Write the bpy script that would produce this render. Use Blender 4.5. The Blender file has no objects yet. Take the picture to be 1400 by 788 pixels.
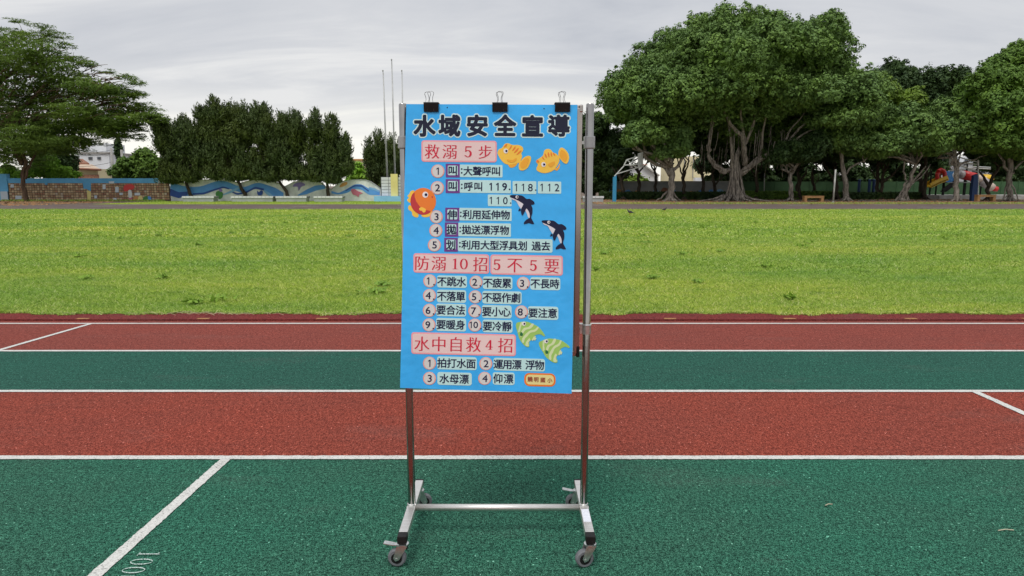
import bpy, bmesh, math, random
import numpy as np
from mathutils import Vector, Matrix
random.seed(7); RNG = np.random.default_rng(7)
SC = bpy.context.scene; COL = SC.collection

# ------------------------------------------------------------ camera, sky, sun, exposure
CAM_H, PITCH, F = 1.475, math.radians(8.47), 940.0
cd = bpy.data.cameras.new('camera'); cam = bpy.data.objects.new('camera', cd); COL.objects.link(cam)
cam.location = (0, 0, CAM_H); cam.rotation_euler = (math.pi / 2 - PITCH, 0, 0)
cd.sensor_width = 36; cd.lens = F / 1400 * 36; cd.clip_start = 0.05; cd.clip_end = 3000
SC.camera = cam
SC.view_settings.view_transform = 'Standard'; SC.view_settings.look = 'None'
SC.view_settings.exposure = 0.45; SC.view_settings.gamma = 1.0; SC.view_settings.use_curve_mapping = False
SUN_EL, SUN_AZ = math.radians(62), math.radians(200)      # azimuth clockwise from +Y: behind the camera, a little left
sd = bpy.data.lights.new('sun', 'SUN'); sun = bpy.data.objects.new('sun', sd); COL.objects.link(sun)
sd.energy = 1.42; sd.angle = math.radians(22); sd.color = (1.0, 0.965, 0.91)
sun.location = (0, -5, 30)
tosun = Vector((math.sin(SUN_AZ) * math.cos(SUN_EL), math.cos(SUN_AZ) * math.cos(SUN_EL), math.sin(SUN_EL)))
sun.rotation_euler = tosun.to_track_quat('Z', 'Y').to_euler()

W = bpy.data.worlds.new('World'); SC.world = W; W.use_nodes = True
nt = W.node_tree; N = nt.nodes; L = nt.links; N.clear()
def nd(nt, t, **k):
    n = nt.nodes.new(t)
    for a, v in k.items():
        if a.startswith('i_'): n.inputs[int(a[2:])].default_value = v
        else: setattr(n, a, v)
    return n
out = nd(nt, 'ShaderNodeOutputWorld'); bg = nd(nt, 'ShaderNodeBackground'); bg.inputs[1].default_value = 0.080
sky = nd(nt, 'ShaderNodeTexSky'); sky.sky_type = 'NISHITA'; sky.sun_disc = False
sky.sun_elevation = SUN_EL; sky.sun_rotation = SUN_AZ; sky.dust_density = 3
tc = nd(nt, 'ShaderNodeTexCoord'); sep = nd(nt, 'ShaderNodeSeparateXYZ'); L.new(tc.outputs['Generated'], sep.inputs[0])
def M_(nt, op, a, b=None, c=None, clamp=False):
    n = nd(nt, 'ShaderNodeMath', operation=op, use_clamp=clamp)
    for i, v in enumerate((a, b, c)):
        if v is None: continue
        if isinstance(v, (int, float)): n.inputs[i].default_value = v
        else: nt.links.new(v, n.inputs[i])
    return n.outputs[0]
def ramp(nt, src, stops, interp='LINEAR'):
    r = nd(nt, 'ShaderNodeValToRGB'); e = r.color_ramp; e.interpolation = interp
    e.elements[0].position, e.elements[0].color = stops[0][0], (*stops[0][1], 1)
    e.elements[1].position, e.elements[1].color = stops[-1][0], (*stops[-1][1], 1)
    for p, c in stops[1:-1]:
        x = e.elements.new(p); x.color = (*c, 1)
    nt.links.new(src, r.inputs[0]); return r.outputs[0]
def mixc(nt, fac, a, b, mode='MIX'):
    m = nd(nt, 'ShaderNodeMix', data_type='RGBA', blend_type=mode)
    for i, v in ((0, fac), (6, a), (7, b)):
        if isinstance(v, (int, float)): m.inputs[i].default_value = v
        elif isinstance(v, tuple): m.inputs[i].default_value = (*v, 1) if len(v) == 3 else v
        else: nt.links.new(v, m.inputs[i])
    return m.outputs[2]
# cloud layer: sample noise on a plane above the viewer so that streaks flatten towards the horizon
up = M_(nt, 'MAXIMUM', sep.outputs[2], 0.0)
den = M_(nt, 'ADD', up, 0.16)
cx = M_(nt, 'DIVIDE', sep.outputs[0], den); cy = M_(nt, 'DIVIDE', sep.outputs[1], den)
cmb = nd(nt, 'ShaderNodeCombineXYZ'); L.new(cx, cmb.inputs[0]); L.new(cy, cmb.inputs[1])
mp = nd(nt, 'ShaderNodeMapping'); mp.inputs['Location'].default_value = (3.1, 1.7, 0); mp.inputs['Rotation'].default_value = (0, 0, 0.12)
mp.inputs['Scale'].default_value = (0.42, 1.1, 1); L.new(cmb.outputs[0], mp.inputs[0])
n1 = nd(nt, 'ShaderNodeTexNoise'); n1.inputs['Scale'].default_value = 1.5; n1.inputs['Detail'].default_value = 9; n1.inputs['Roughness'].default_value = 0.58; n1.inputs['Distortion'].default_value = 0.5
L.new(mp.outputs[0], n1.inputs['Vector'])
cl = ramp(nt, n1.outputs[0], [(0.33, (5.0, 5.2, 5.65)), (0.44, (5.8, 5.95, 6.3)), (0.53, (6.4, 6.5, 6.75)), (0.64, (7.7, 7.7, 7.7))])
# low sky grows paler and warmer just above the trees, where the cloud thins
low = ramp(nt, M_(nt, 'ADD', up, M_(nt, 'MULTIPLY', M_(nt, 'SUBTRACT', n1.outputs[0], 0.5), 0.22)), [(0.035, (1, 1, 1)), (0.15, (0, 0, 0))], 'EASE')
cl = mixc(nt, low, cl, (10.0, 9.8, 9.1))
zen = ramp(nt, up, [(0.25, (1, 1, 1)), (1.0, (1.45, 1.45, 1.45))])
cl = mixc(nt, 1.0, cl, zen, 'MULTIPLY')
L.new(mixc(nt, 0.93, sky.outputs[0], cl), bg.inputs[0]); L.new(bg.outputs[0], out.inputs[0])

# ------------------------------------------------------------ projection helpers (photo pixel -> world, at a given distance)
SP, CP = math.sin(PITCH), math.cos(PITCH)
def ray(px, py):
    a, b = (px - 700) / F, (py - 394) / F
    return Vector((a, CP - b * SP, -SP - b * CP))
O = Vector((0, 0, CAM_H))
def P(px, py, Y):
    r = ray(px, py); return O + r * (Y / r.y)
def G(px, py, z=0.0):
    r = ray(px, py); return O + r * ((z - CAM_H) / r.z)
def gy(py): return G(700, py).y
def S(Y): return Y / F            # metres per photo pixel at distance Y (near the horizon)

# ------------------------------------------------------------ object helpers
ORG = {}
def tag(o, label=None, cat=None, group=None, kind=None):
    if label: o['label'] = label
    if cat: o['category'] = cat
    if group: o['group'] = group
    if kind: o['kind'] = kind
    return o
def link(o, parent, loc):
    COL.objects.link(o); po = ORG[parent.name] if parent else Vector((0, 0, 0))
    o.location = Vector(loc) - po
    if parent: o.parent = parent
    ORG[o.name] = Vector(loc); return o
def thing(name, loc, label, cat, group=None):
    o = bpy.data.objects.new(name, None); o.empty_display_size = 0.2
    return tag(link(o, None, loc), label, cat, group)
class MB:
    def __init__(s): s.v = []; s.f = []; s.m = []
    def face(s, pts, mi=0):
        i = len(s.v); s.v += [tuple(p) for p in pts]; s.f.append(tuple(range(i, i + len(pts)))); s.m.append(mi)
    def box(s, x0, x1, y0, y1, z0, z1, mi=0, M=None):
        p = [(x, y, z) for x in (x0, x1) for y in (y0, y1) for z in (z0, z1)]
        if M is not None: p = [tuple(M @ Vector(q)) for q in p]
        i = len(s.v); s.v += p
        for f in ((0, 1, 3, 2), (4, 6, 7, 5), (0, 4, 5, 1), (2, 3, 7, 6), (0, 2, 6, 4), (1, 5, 7, 3)):
            s.f.append(tuple(i + k for k in f)); s.m.append(mi)
    def bar(s, a, b, w, h, mi=0):
        a, b = Vector(a), Vector(b); d = b - a; l = d.length
        q = d.to_track_quat('X', 'Z').to_matrix().to_4x4(); q.translation = a
        s.box(0, l, -w / 2, w / 2, -h / 2, h / 2, mi, q)
    def tube(s, pts, rad, n=8, mi=0, cap=True, rough=0.0):
        pts = [Vector(p) for p in pts]
        if not hasattr(rad, '__len__'): rad = [rad] * len(pts)
        i0 = len(s.v); ref = Vector((0.31, 0.17, 0.93)); 
        for k, p in enumerate(pts):
            d = (pts[min(k + 1, len(pts) - 1)] - pts[max(k - 1, 0)]).normalized()
            if abs(d.dot(ref)) > 0.97: ref = Vector((1, 0, 0.1))
            u = d.cross(ref).normalized(); w = d.cross(u)
            for j in range(n):
                a = 2 * math.pi * j / n; r = rad[k] * (1 + rough * random.uniform(-1, 1))
                s.v.append(tuple(p + u * math.cos(a) * r + w * math.sin(a) * r))
        for k in range(len(pts) - 1):
            for j in range(n):
                a = i0 + k * n + j; b = i0 + k * n + (j + 1) % n
                s.f.append((a, a + n, b + n, b)); s.m.append(mi)
        if cap:
            s.f.append(tuple(i0 + j for j in range(n))); s.m.append(mi)
            s.f.append(tuple(i0 + (len(pts) - 1) * n + j for j in reversed(range(n)))); s.m.append(mi)
    def prism(s, pts, dvec, mi=0):
        n = len(pts); i = len(s.v); dvec = Vector(dvec)
        s.v += [tuple(p) for p in pts] + [tuple(Vector(p) + dvec) for p in pts]
        s.f.append(tuple(range(i, i + n))); s.f.append(tuple(range(i + 2 * n - 1, i + n - 1, -1))); s.m += [mi, mi]
        for k in range(n):
            s.f.append((i + k, i + n + k, i + n + (k + 1) % n, i + (k + 1) % n)); s.m.append(mi)
    def lathe(s, c, prof, n=16, axis='Z', mi=0):
        i0 = len(s.v); c = Vector(c)
        for r, h in prof:
            for j in range(n):
                a = 2 * math.pi * j / n; u, w = r * math.cos(a), r * math.sin(a)
                s.v.append(tuple(c + Vector({'Z': (u, w, h), 'X': (h, u, w), 'Y': (u, h, w)}[axis])))
        for k in range(len(prof) - 1):
            for j in range(n):
                a = i0 + k * n + j; b = i0 + k * n + (j + 1) % n
                s.f.append((a, b, b + n, a + n)); s.m.append(mi)
        s.f.append(tuple(i0 + j for j in reversed(range(n)))); s.m.append(mi)
        s.f.append(tuple(i0 + (len(prof) - 1) * n + j for j in range(n))); s.m.append(mi)
    def build(s, name, mats, parent=None, loc=None, smooth=False, bevel=0, fix=True):
        if loc is None: loc = ORG[parent.name] if parent else Vector((0, 0, 0))
        loc = Vector(loc); me = bpy.data.meshes.new(name)
        me.from_pydata([(a - loc.x, b - loc.y, c - loc.z) for a, b, c in s.v], [], s.f)
        for m in (mats if isinstance(mats, (list, tuple)) else [mats]): me.materials.append(m)
        me.polygons.foreach_set('material_index', s.m)
        if fix:
            bm = bmesh.new(); bm.from_mesh(me); bmesh.ops.recalc_face_normals(bm, faces=bm.faces)
            ng = [f for f in bm.faces if len(f.verts) > 4]
            if ng: bmesh.ops.triangulate(bm, faces=ng)
            bm.to_mesh(me); bm.free()
        if smooth: me.polygons.foreach_set('use_smooth', [True] * len(me.polygons))
        o = bpy.data.objects.new(name, me); link(o, parent, loc)
        if bevel:
            b = o.modifiers.new('bevel', 'BEVEL'); b.width = bevel; b.segments = 2; b.limit_method = 'ANGLE'
        return o
def copy_tree(o, parent=None):
    c = o.copy(); COL.objects.link(c); c.parent = parent
    for ch in list(o.children): copy_tree(ch, c)
    return c

# ------------------------------------------------------------ materials
def newmat(name):
    m = bpy.data.materials.new(name); m.use_nodes = True; nt = m.node_tree; b = nt.nodes['Principled BSDF']
    return m, nt, b
def coords(nt, scale=None):
    t = nd(nt, 'ShaderNodeTexCoord'); g = nd(nt, 'ShaderNodeNewGeometry')
    if scale is None: return g.outputs['Position']
    mp = nd(nt, 'ShaderNodeMapping'); mp.inputs['Scale'].default_value = scale; nt.links.new(g.outputs['Position'], mp.inputs[0]); return mp.outputs[0]
def noise(nt, vec, scale, detail=3, rough=0.5, dist=0.0):
    n = nd(nt, 'ShaderNodeTexNoise'); n.inputs['Scale'].default_value = scale; n.inputs['Detail'].default_value = detail
    n.inputs['Roughness'].default_value = rough; n.inputs['Distortion'].default_value = dist; nt.links.new(vec, n.inputs['Vector']); return n.outputs[0]
def bump(nt, b, h, strength=0.3, dist=0.01):
    n = nd(nt, 'ShaderNodeBump'); n.inputs['Strength'].default_value = strength; n.inputs['Distance'].default_value = dist
    nt.links.new(h, n.inputs['Height']); nt.links.new(n.outputs[0], b.inputs['Normal'])
def mat(name, c1, c2=None, scale=3.0, rough=0.7, metal=0.0, bmp=0.0, bscale=None, bdist=0.01, spec=None, lo=0.35, hi=0.65, stretch=None, coat=0.0):
    m, nt, b = newmat(name); b.inputs['Roughness'].default_value = rough; b.inputs['Metallic'].default_value = metal
    if spec is not None: b.inputs['Specular IOR Level'].default_value = spec
    if coat: b.inputs['Coat Weight'].default_value = coat; b.inputs['Coat Roughness'].default_value = 0.12
    v = coords(nt, stretch or (1, 1, 1))
    c2 = c2 or tuple(x * 0.8 for x in c1)
    nt.links.new(ramp(nt, noise(nt, v, scale, 5, 0.6), [(lo, c2), (hi, c1)]), b.inputs['Base Color'])
    if bmp: bump(nt, b, noise(nt, v, bscale or scale * 6, 4), bmp, bdist)
    return m
def foliage(name, dark, light, hue=None, trans=0.10):
    m, nt, b = newmat(name); b.inputs['Roughness'].default_value = 0.62; b.inputs['Specular IOR Level'].default_value = 0.25
    g = nd(nt, 'ShaderNodeNewGeometry')
    md = tuple(a * .45 + q * .55 for a, q in zip(dark, light)); c = ramp(nt, g.outputs['Random Per Island'], [(0.0, tuple(a * .35 + q * .65 for a, q in zip(dark, md))), (0.6, md), (1.0, tuple(a * .35 + q * .65 for a, q in zip(md, light)))])
    n2 = noise(nt, g.outputs['Position'], 0.45, 2)
    c = mixc(nt, ramp(nt, n2, [(0.38, (0, 0, 0)), (0.64, (1, 1, 1))]), c, mixc(nt, 1.0, c, hue or (1.15, 1.12, 0.8), 'MULTIPLY'))
    nt.links.new(c, b.inputs['Base Color'])
    t = nd(nt, 'ShaderNodeBsdfTranslucent'); nt.links.new(c, t.inputs[0])
    mx = nd(nt, 'ShaderNodeMixShader'); mx.inputs[0].default_value = trans
    nt.links.new(b.outputs[0], mx.inputs[1]); nt.links.new(t.outputs[0], mx.inputs[2])
    nt.links.new(mx.outputs[0], nt.nodes['Material Output'].inputs[0]); return m
def rubber(name, dark, mid, light, tint):
    m, nt, b = newmat(name); b.inputs['Roughness'].default_value = 0.95; b.inputs['Specular IOR Level'].default_value = 0.1
    p = coords(nt)
    fine = noise(nt, p, 200, 2, 0.6); mid_ = noise(nt, p, 75, 2, 0.5); big = noise(nt, p, 0.9, 4, 0.6); patch = noise(nt, coords(nt, (1, 3, 1)), 4.0, 4, 0.6)
    h = M_(nt, 'ADD', M_(nt, 'MULTIPLY', fine, 0.7), M_(nt, 'MULTIPLY', mid_, 0.3))
    c = ramp(nt, h, [(0.425, dark), (0.495, mid), (0.62, light)])
    vo = nd(nt, 'ShaderNodeTexVoronoi'); vo.inputs['Scale'].default_value = 190; nt.links.new(p, vo.inputs['Vector'])
    sepc = nd(nt, 'ShaderNodeSeparateColor'); nt.links.new(vo.outputs['Color'], sepc.inputs[0])
    c = mixc(nt, M_(nt, 'GREATER_THAN', sepc.outputs[0], 0.9985), c, tuple(min(1, x * 1.9 + 0.10) for x in light))
    c = mixc(nt, ramp(nt, big, [(0.42, (0, 0, 0)), (0.62, (1, 1, 1))]), c, mixc(nt, 1.0, c, tint, 'MULTIPLY'))
    c = mixc(nt, ramp(nt, patch, [(0.5, (0, 0, 0)), (0.75, (0.7, 0.7, 0.7))]), c, mixc(nt, 1.0, c, (0.78, 0.78, 0.8), 'MULTIPLY'))
    gr = noise(nt, coords(nt, (1, .5, 1)), 42, 4, 0.75); c = mixc(nt, 1.0, c, ramp(nt, gr, [(0.36, (0.70, 0.70, 0.71)), (0.5, (1, 1, 1)), (0.66, (1.32, 1.32, 1.30))]), 'MULTIPLY')
    st_ = noise(nt, coords(nt, (0.5, 1, 1)), 1.7, 5, 0.65); c = mixc(nt, ramp(nt, st_, [(0.56, (0, 0, 0)), (0.72, (0.16, 0.16, 0.16))]), c, (0.13, 0.13, 0.12))
    nt.links.new(c, b.inputs['Base Color']); bump(nt, b, h, 0.8, 0.004); return m
def paintline(name):
    m, nt, b = newmat(name); b.inputs['Roughness'].default_value = 0.7
    p = coords(nt); n = noise(nt, p, 140, 3, 0.65); w = noise(nt, p, 5, 4, 0.6)
    nt.links.new(ramp(nt, M_(nt, 'ADD', n, M_(nt, 'MULTIPLY', w, 0.18)), [(0.40, (0.12, 0.12, 0.11)), (0.51, (0.48, 0.48, 0.455)), (0.7, (0.63, 0.63, 0.60))]), b.inputs['Base Color'])
    bump(nt, b, n, 0.6, 0.004); return m
K = {}
K['green_rubber'] = rubber('green_rubber', (0.003, 0.018, 0.012), (0.021, 0.090, 0.058), (0.078, 0.225, 0.155), (0.88, 1.1, 1.08))
K['green_rubber_worn'] = rubber('green_rubber_worn', (0.004, 0.025, 0.019), (0.018, 0.080, 0.058), (0.055, 0.165, 0.125), (0.95, 1.08, 1.05))
K['red_rubber'] = rubber('red_rubber', (0.060, 0.010, 0.007), (0.200, 0.040, 0.027), (0.40, 0.115, 0.082), (1.1, 1.0, 0.95))
K['red_rubber_worn'] = rubber('red_rubber_worn', (0.070, 0.015, 0.012), (0.19, 0.043, 0.033), (0.36, 0.115, 0.09), (1.08, 1.02, 1.0))
K['maroon'] = rubber('maroon_rubber', (0.06, 0.012, 0.012), (0.15, 0.026, 0.026), (0.24, 0.06, 0.055), (1.1, 0.95, 0.9))
K['line'] = paintline('white_line_paint')
K['chalk'] = mat('chalk', (0.50, 0.60, 0.56), (0.05, 0.16, 0.12), 170, 0.9, lo=0.42, hi=0.50)
K['yellow_line'] = mat('yellow_line', (0.42, 0.22, 0.06), (0.22, 0.08, 0.04), 60, 0.8)
def grassmat():
    m, nt, b = newmat('lawn'); b.inputs['Roughness'].default_value = 0.9; b.inputs['Specular IOR Level'].default_value = 0.1
    p = coords(nt)
    a = noise(nt, coords(nt, (1, 1, 1)), 18, 4, 0.7); c_ = noise(nt, coords(nt, (0.45, 1, 1)), 0.55, 6, 0.7); d = noise(nt, coords(nt, (0.30, 1, 1)), 0.17, 4, 0.6)
    c = ramp(nt, a, [(0.32, (0.09, 0.15, 0.014)), (0.52, (0.24, 0.36, 0.038)), (0.7, (0.40, 0.52, 0.085))])
    c = mixc(nt, ramp(nt, c_, [(0.36, (0, 0, 0)), (0.66, (1, 1, 1))]), mixc(nt, 1.0, c, (0.78, 0.9, 0.85), 'MULTIPLY'), mixc(nt, 1.0, c, (1.14, 1.08, 0.95), 'MULTIPLY'))
    c = mixc(nt, ramp(nt, d, [(0.44, (0, 0, 0)), (0.58, (1, 1, 1))]), c, mixc(nt, 1.0, c, (1.28, 1.12, 1.15), 'MULTIPLY'))
    nt.links.new(c, b.inputs['Base Color']); bump(nt, b, a, 0.7, 0.05); return m
K['lawn'] = grassmat()
def blademat():
    m, nt, b = newmat('grass_blade'); b.inputs['Roughness'].default_value = 0.7; b.inputs['Specular IOR Level'].default_value = 0.2
    g = nd(nt, 'ShaderNodeNewGeometry')
    c = ramp(nt, g.outputs['Random Per Island'], [(0.0, (0.13, 0.225, 0.03)), (0.4, (0.27, 0.40, 0.06)), (0.84, (0.44, 0.56, 0.13)), (1.0, (0.66, 0.64, 0.34))])
    c_ = noise(nt, coords(nt, (0.45, 1, 1)), 0.55, 6, 0.7); d = noise(nt, coords(nt, (0.30, 1, 1)), 0.17, 4, 0.6)
    c = mixc(nt, ramp(nt, c_, [(0.36, (0, 0, 0)), (0.66, (1, 1, 1))]), mixc(nt, 1.0, c, (0.74, 0.88, 0.85), 'MULTIPLY'), mixc(nt, 1.0, c, (1.1, 1.05, 0.95), 'MULTIPLY'))
    c = mixc(nt, ramp(nt, d, [(0.44, (0, 0, 0)), (0.58, (1, 1, 1))]), c, mixc(nt, 1.0, c, (1.28, 1.12, 1.15), 'MULTIPLY'))
    sp_ = noise(nt, coords(nt, (0.6, 1, 1)), 2.6, 5, 0.7); c = mixc(nt, ramp(nt, sp_, [(0.34, (1, 1, 1)), (0.47, (0, 0, 0))]), c, mixc(nt, 1.0, c, (0.68, 0.76, 0.74), 'MULTIPLY'))
    nt.links.new(c, b.inputs['Base Color'])
    t = nd(nt, 'ShaderNodeBsdfTranslucent'); nt.links.new(c, t.inputs[0]); mx = nd(nt, 'ShaderNodeMixShader'); mx.inputs[0].default_value = 0.3
    nt.links.new(b.outputs[0], mx.inputs[1]); nt.links.new(t.outputs[0], mx.inputs[2]); nt.links.new(mx.outputs[0], nt.nodes['Material Output'].inputs[0]); return m
K['blade'] = blademat()
K['soil'] = mat('soil', (0.17, 0.12, 0.085), (0.075, 0.055, 0.04), 0.8, 0.95, bmp=0.6, bscale=6, bdist=0.05)
K['dirt'] = mat('leafy_dirt', (0.26, 0.17, 0.12), (0.12, 0.115, 0.05), 0.7, 0.95, bmp=0.6, bscale=6, bdist=0.05)
K['path'] = mat('worn_track', (0.125, 0.085, 0.070), (0.075, 0.056, 0.048), 0.6, 0.9, bmp=0.3, bscale=20)
K['concrete'] = mat('concrete', (0.42, 0.41, 0.39), (0.3, 0.29, 0.28), 2.0, 0.85, bmp=0.2, bscale=20)
K['steel'] = mat('polished_steel', (0.39, 0.38, 0.365), (0.32, 0.31, 0.30), 9, 0.17, 1.0, bmp=0.03, bscale=40)
K['brushed'] = mat('brushed_steel', (0.80, 0.79, 0.76), (0.70, 0.68, 0.65), 14, 0.36, 0.9, stretch=(1, 6, 1))
K['wire'] = mat('clip_wire', (0.16, 0.16, 0.165), (0.10, 0.10, 0.105), 60, 0.35, 0.8)
K['zinc'] = mat('zinc', (0.70, 0.71, 0.70), (0.5, 0.51, 0.5), 60, 0.3, 0.9)
K['wheel'] = mat('grey_rubber', (0.16, 0.165, 0.18), (0.11, 0.115, 0.125), 60, 0.6)
K['black'] = mat('black_plastic', (0.008, 0.008, 0.008), (0.013, 0.013, 0.013), 40, 0.55, spec=.25)
K['clear'] = mat('cloudy_plastic', (0.30, 0.32, 0.325), (0.24, 0.26, 0.265), 30, 0.25, coat=0.4)
K['board'] = mat('board_back', (0.62, 0.62, 0.6), (0.55, 0.55, 0.53), 5, 0.35)
K['frame'] = mat('board_frame', (0.48, 0.45, 0.43), (0.36, 0.33, 0.31), 5, 0.22, 0.95)
K['sticker'] = mat('paper_sticker', (0.72, 0.74, 0.8), (0.6, 0.62, 0.7), 90, 0.5)
# poster inks and laminated card
def gloss(name, c, rough=0.32, var=0.93, bmp=0.0):
    dk = max(c) < .3
    return mat(name, c, tuple(x * var for x in c), 4, .6 if dk else rough, bmp=bmp, bscale=3.5, bdist=0.02, coat=0.0 if dk else 0.12, spec=.12 if dk else .35)
K['poster'] = gloss('poster_blue', (0.045, 0.46, 0.96), 0.28, 0.86, 0.9)
K['paper'] = gloss('paper_back', (0.75, 0.75, 0.75))
K['mint'] = gloss('mint_card', (0.50, 0.78, 0.77)); K['halo'] = gloss('halo_mint', (0.62, 0.85, 0.84))
K['navy'] = gloss('navy_ink', (0.012, 0.012, 0.055), 0.45); K['charcoal'] = gloss('charcoal_card', (0.022, 0.027, 0.050), 0.5)
K['pink'] = gloss('pink_card', (0.85, 0.36, 0.39)); K['palepink'] = gloss('pale_pink_card', (0.77, 0.60, 0.58))
K['crimson'] = gloss('crimson_ink', (0.60, 0.010, 0.045)); K['purple'] = gloss('purple_card', (0.17, 0.065, 0.27))
K['salmon'] = gloss('salmon_card', (0.80, 0.36, 0.27)); K['fyellow'] = gloss('fish_yellow', (0.88, 0.56, 0.065)); K['fgold'] = gloss('fish_gold', (0.83, 0.40, 0.03))
K['forange'] = gloss('fish_orange', (0.80, 0.21, 0.025)); K['fred'] = gloss('fish_red', (0.50, 0.035, 0.04)); K['white'] = gloss('white_card', (0.8, 0.8, 0.8))
K['whale'] = gloss('whale_navy', (0.018, 0.022, 0.055)); K['wbelly'] = gloss('belly_grey', (0.68, 0.68, 0.74))
K['fgreen'] = gloss('fish_green', (0.33, 0.58, 0.13)); K['fpale'] = gloss('fish_pale', (0.62, 0.75, 0.42)); K['fdark'] = gloss('fish_dark', (0.03, 0.16, 0.06))
K['lyellow'] = gloss('label_yellow', (0.76, 0.70, 0.30)); K['brownred'] = gloss('brown_ink', (0.33, 0.06, 0.03))
# far things
K['bluewall'] = mat('sky_blue_paint', (0.13, 0.42, 0.70), (0.10, 0.34, 0.60), 0.8, 0.7)
K['palewall'] = mat('pale_paint', (0.62, 0.66, 0.70), (0.45, 0.52, 0.6), 0.7, 0.8)
K['mural_white'] = mat('mural_white', (0.74, 0.76, 0.74), (0.50, 0.52, 0.51), 1.3, 0.85)
K['wave'] = mat('wave_blue', (0.11, 0.33, 0.72), (0.08, 0.25, 0.60), 0.8, 0.7); K['wave2'] = mat('wave_navy', (0.025, 0.08, 0.34), (0.02, 0.06, 0.26), 0.9, 0.7)
K['wave3'] = mat('wave_light', (0.24, 0.46, 0.70), (0.18, 0.38, 0.62), 0.9, 0.7)
K['t1'] = mat('tile_brown', (0.42, 0.27, 0.15), (0.3, 0.19, 0.10), 4, 0.6); K['t2'] = mat('tile_tan', (0.62, 0.46, 0.28), (0.42, 0.3, 0.18), 4, 0.6)
K['t3'] = mat('tile_red', (0.42, 0.22, 0.13), (0.2, 0.085, 0.05), 4, 0.6); K['t4'] = mat('tile_pale', (0.52, 0.43, 0.33), (0.4, 0.32, 0.24), 4, 0.6); K['grout'] = mat('grout', (0.12, 0.09, 0.065), None, 3, 0.9)
K['wtile'] = mat('white_tile', (0.66, 0.67, 0.68), (0.56, 0.57, 0.59), 2, 0.5); K['gtile'] = mat('grey_tile', (0.36, 0.38, 0.38), (0.28, 0.3, 0.3), 2, 0.7)
K['tilegap'] = mat('tile_joint', (0.2, 0.21, 0.22), None, 2, 0.9)
K['byellow'] = mat('butter_yellow', (0.74, 0.64, 0.25), (0.66, 0.55, 0.2), 1, 0.7); K['lblue'] = mat('light_blue', (0.25, 0.52, 0.78), (0.2, 0.44, 0.7), 1, 0.7)
K['polemetal'] = mat('flagpole_steel', (0.42, 0.42, 0.42), (0.34, 0.34, 0.34), 1, 0.4, 0.5)
K['postblue'] = mat('pad_blue', (0.03, 0.25, 0.43), (0.02, 0.2, 0.36), 1, 0.6); K['navypad'] = mat('pad_navy', (0.012, 0.045, 0.15), None, 1, 0.6)
K['hoopwhite'] = mat('hoop_white', (0.62, 0.64, 0.63), (0.5, 0.52, 0.5), 2, 0.5); K['rim'] = mat('rim_orange', (0.65, 0.16, 0.05), None, 2, 0.5)
K['wood'] = mat('bench_wood', (0.42, 0.23, 0.09), (0.30, 0.16, 0.06), 3, 0.7); K['greypole'] = mat('grey_pole', (0.45, 0.45, 0.42), (0.3, 0.3, 0.28), 3, 0.7)
K['fencegreen'] = mat('fence_green', (0.038, 0.10, 0.036), (0.026, 0.07, 0.026), 1.2, 0.8); K['greywall'] = mat('grey_wall', (0.34, 0.35, 0.35), (0.22, 0.23, 0.23), 0.8, 0.85)
K['bwhite'] = mat('render_white', (0.74, 0.76, 0.79), (0.62, 0.64, 0.67), 0.4, 0.8); K['cream'] = mat('render_cream', (0.74, 0.66, 0.42), (0.64, 0.56, 0.34), 0.4, 0.8)
K['rooftile'] = mat('roof_brown', (0.28, 0.12, 0.065), (0.18, 0.08, 0.05), 1.5, 0.8); K['roofpale'] = mat('roof_pale', (0.52, 0.42, 0.32), (0.40, 0.28, 0.2), 1.5, 0.8)
K['window'] = mat('window_glass', (0.05, 0.06, 0.08), None, 1, 0.15); K['bulb'] = mat('paint_green', (0.07, 0.25, 0.06), None, 1, 0.7)
K['pred'] = mat('plastic_red', (0.60, 0.025, 0.025), (0.5, 0.02, 0.02), 1, 0.35); K['pyel'] = mat('plastic_yellow', (0.78, 0.47, 0.015), None, 1, 0.35)
K['pblue'] = mat('plastic_blue', (0.03, 0.27, 0.70), None, 1, 0.35); K['pbeige'] = mat('plastic_beige', (0.62, 0.50, 0.42), None, 1, 0.4); K['pgrey'] = mat('plastic_grey', (0.42, 0.38, 0.38), None, 1, 0.4)
K['bird'] = mat('bird_grey', (0.045, 0.045, 0.05), (0.03, 0.03, 0.03), 20, 0.7); K['birdw'] = mat('bird_pale', (0.4, 0.4, 0.4), None, 20, 0.7)
K['magenta'] = mat('paint_pink', (0.58, 0.16, 0.24), None, 1, 0.7); K['violet'] = mat('paint_violet', (0.26, 0.20, 0.48), None, 1, 0.7); K['ochre'] = mat('paint_ochre', (0.60, 0.30, 0.10), None, 1, 0.7)
def bark(name, c1, c2):
    m, nt, b = newmat(name); b.inputs['Roughness'].default_value = 0.95; b.inputs['Specular IOR Level'].default_value = 0.1
    v = coords(nt, (1, 1, 0.22)); n = noise(nt, v, 7, 6, 0.7)
    nt.links.new(ramp(nt, n, [(0.36, c2), (0.62, c1)]), b.inputs['Base Color']); bump(nt, b, n, 1.0, 0.12); return m
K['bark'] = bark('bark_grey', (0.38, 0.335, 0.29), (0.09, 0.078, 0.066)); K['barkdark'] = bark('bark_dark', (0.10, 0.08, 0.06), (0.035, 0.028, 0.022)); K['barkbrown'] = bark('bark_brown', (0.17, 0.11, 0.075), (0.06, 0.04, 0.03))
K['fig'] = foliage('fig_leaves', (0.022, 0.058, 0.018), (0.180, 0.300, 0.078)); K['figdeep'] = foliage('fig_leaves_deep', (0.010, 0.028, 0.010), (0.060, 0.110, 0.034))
K['figlight'] = foliage('fig_leaves_light', (0.06, 0.12, 0.018), (0.20, 0.30, 0.045)); K['figfresh'] = foliage('fig_leaves_fresh', (0.024, 0.066, 0.014), (0.155, 0.27, 0.046))
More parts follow.
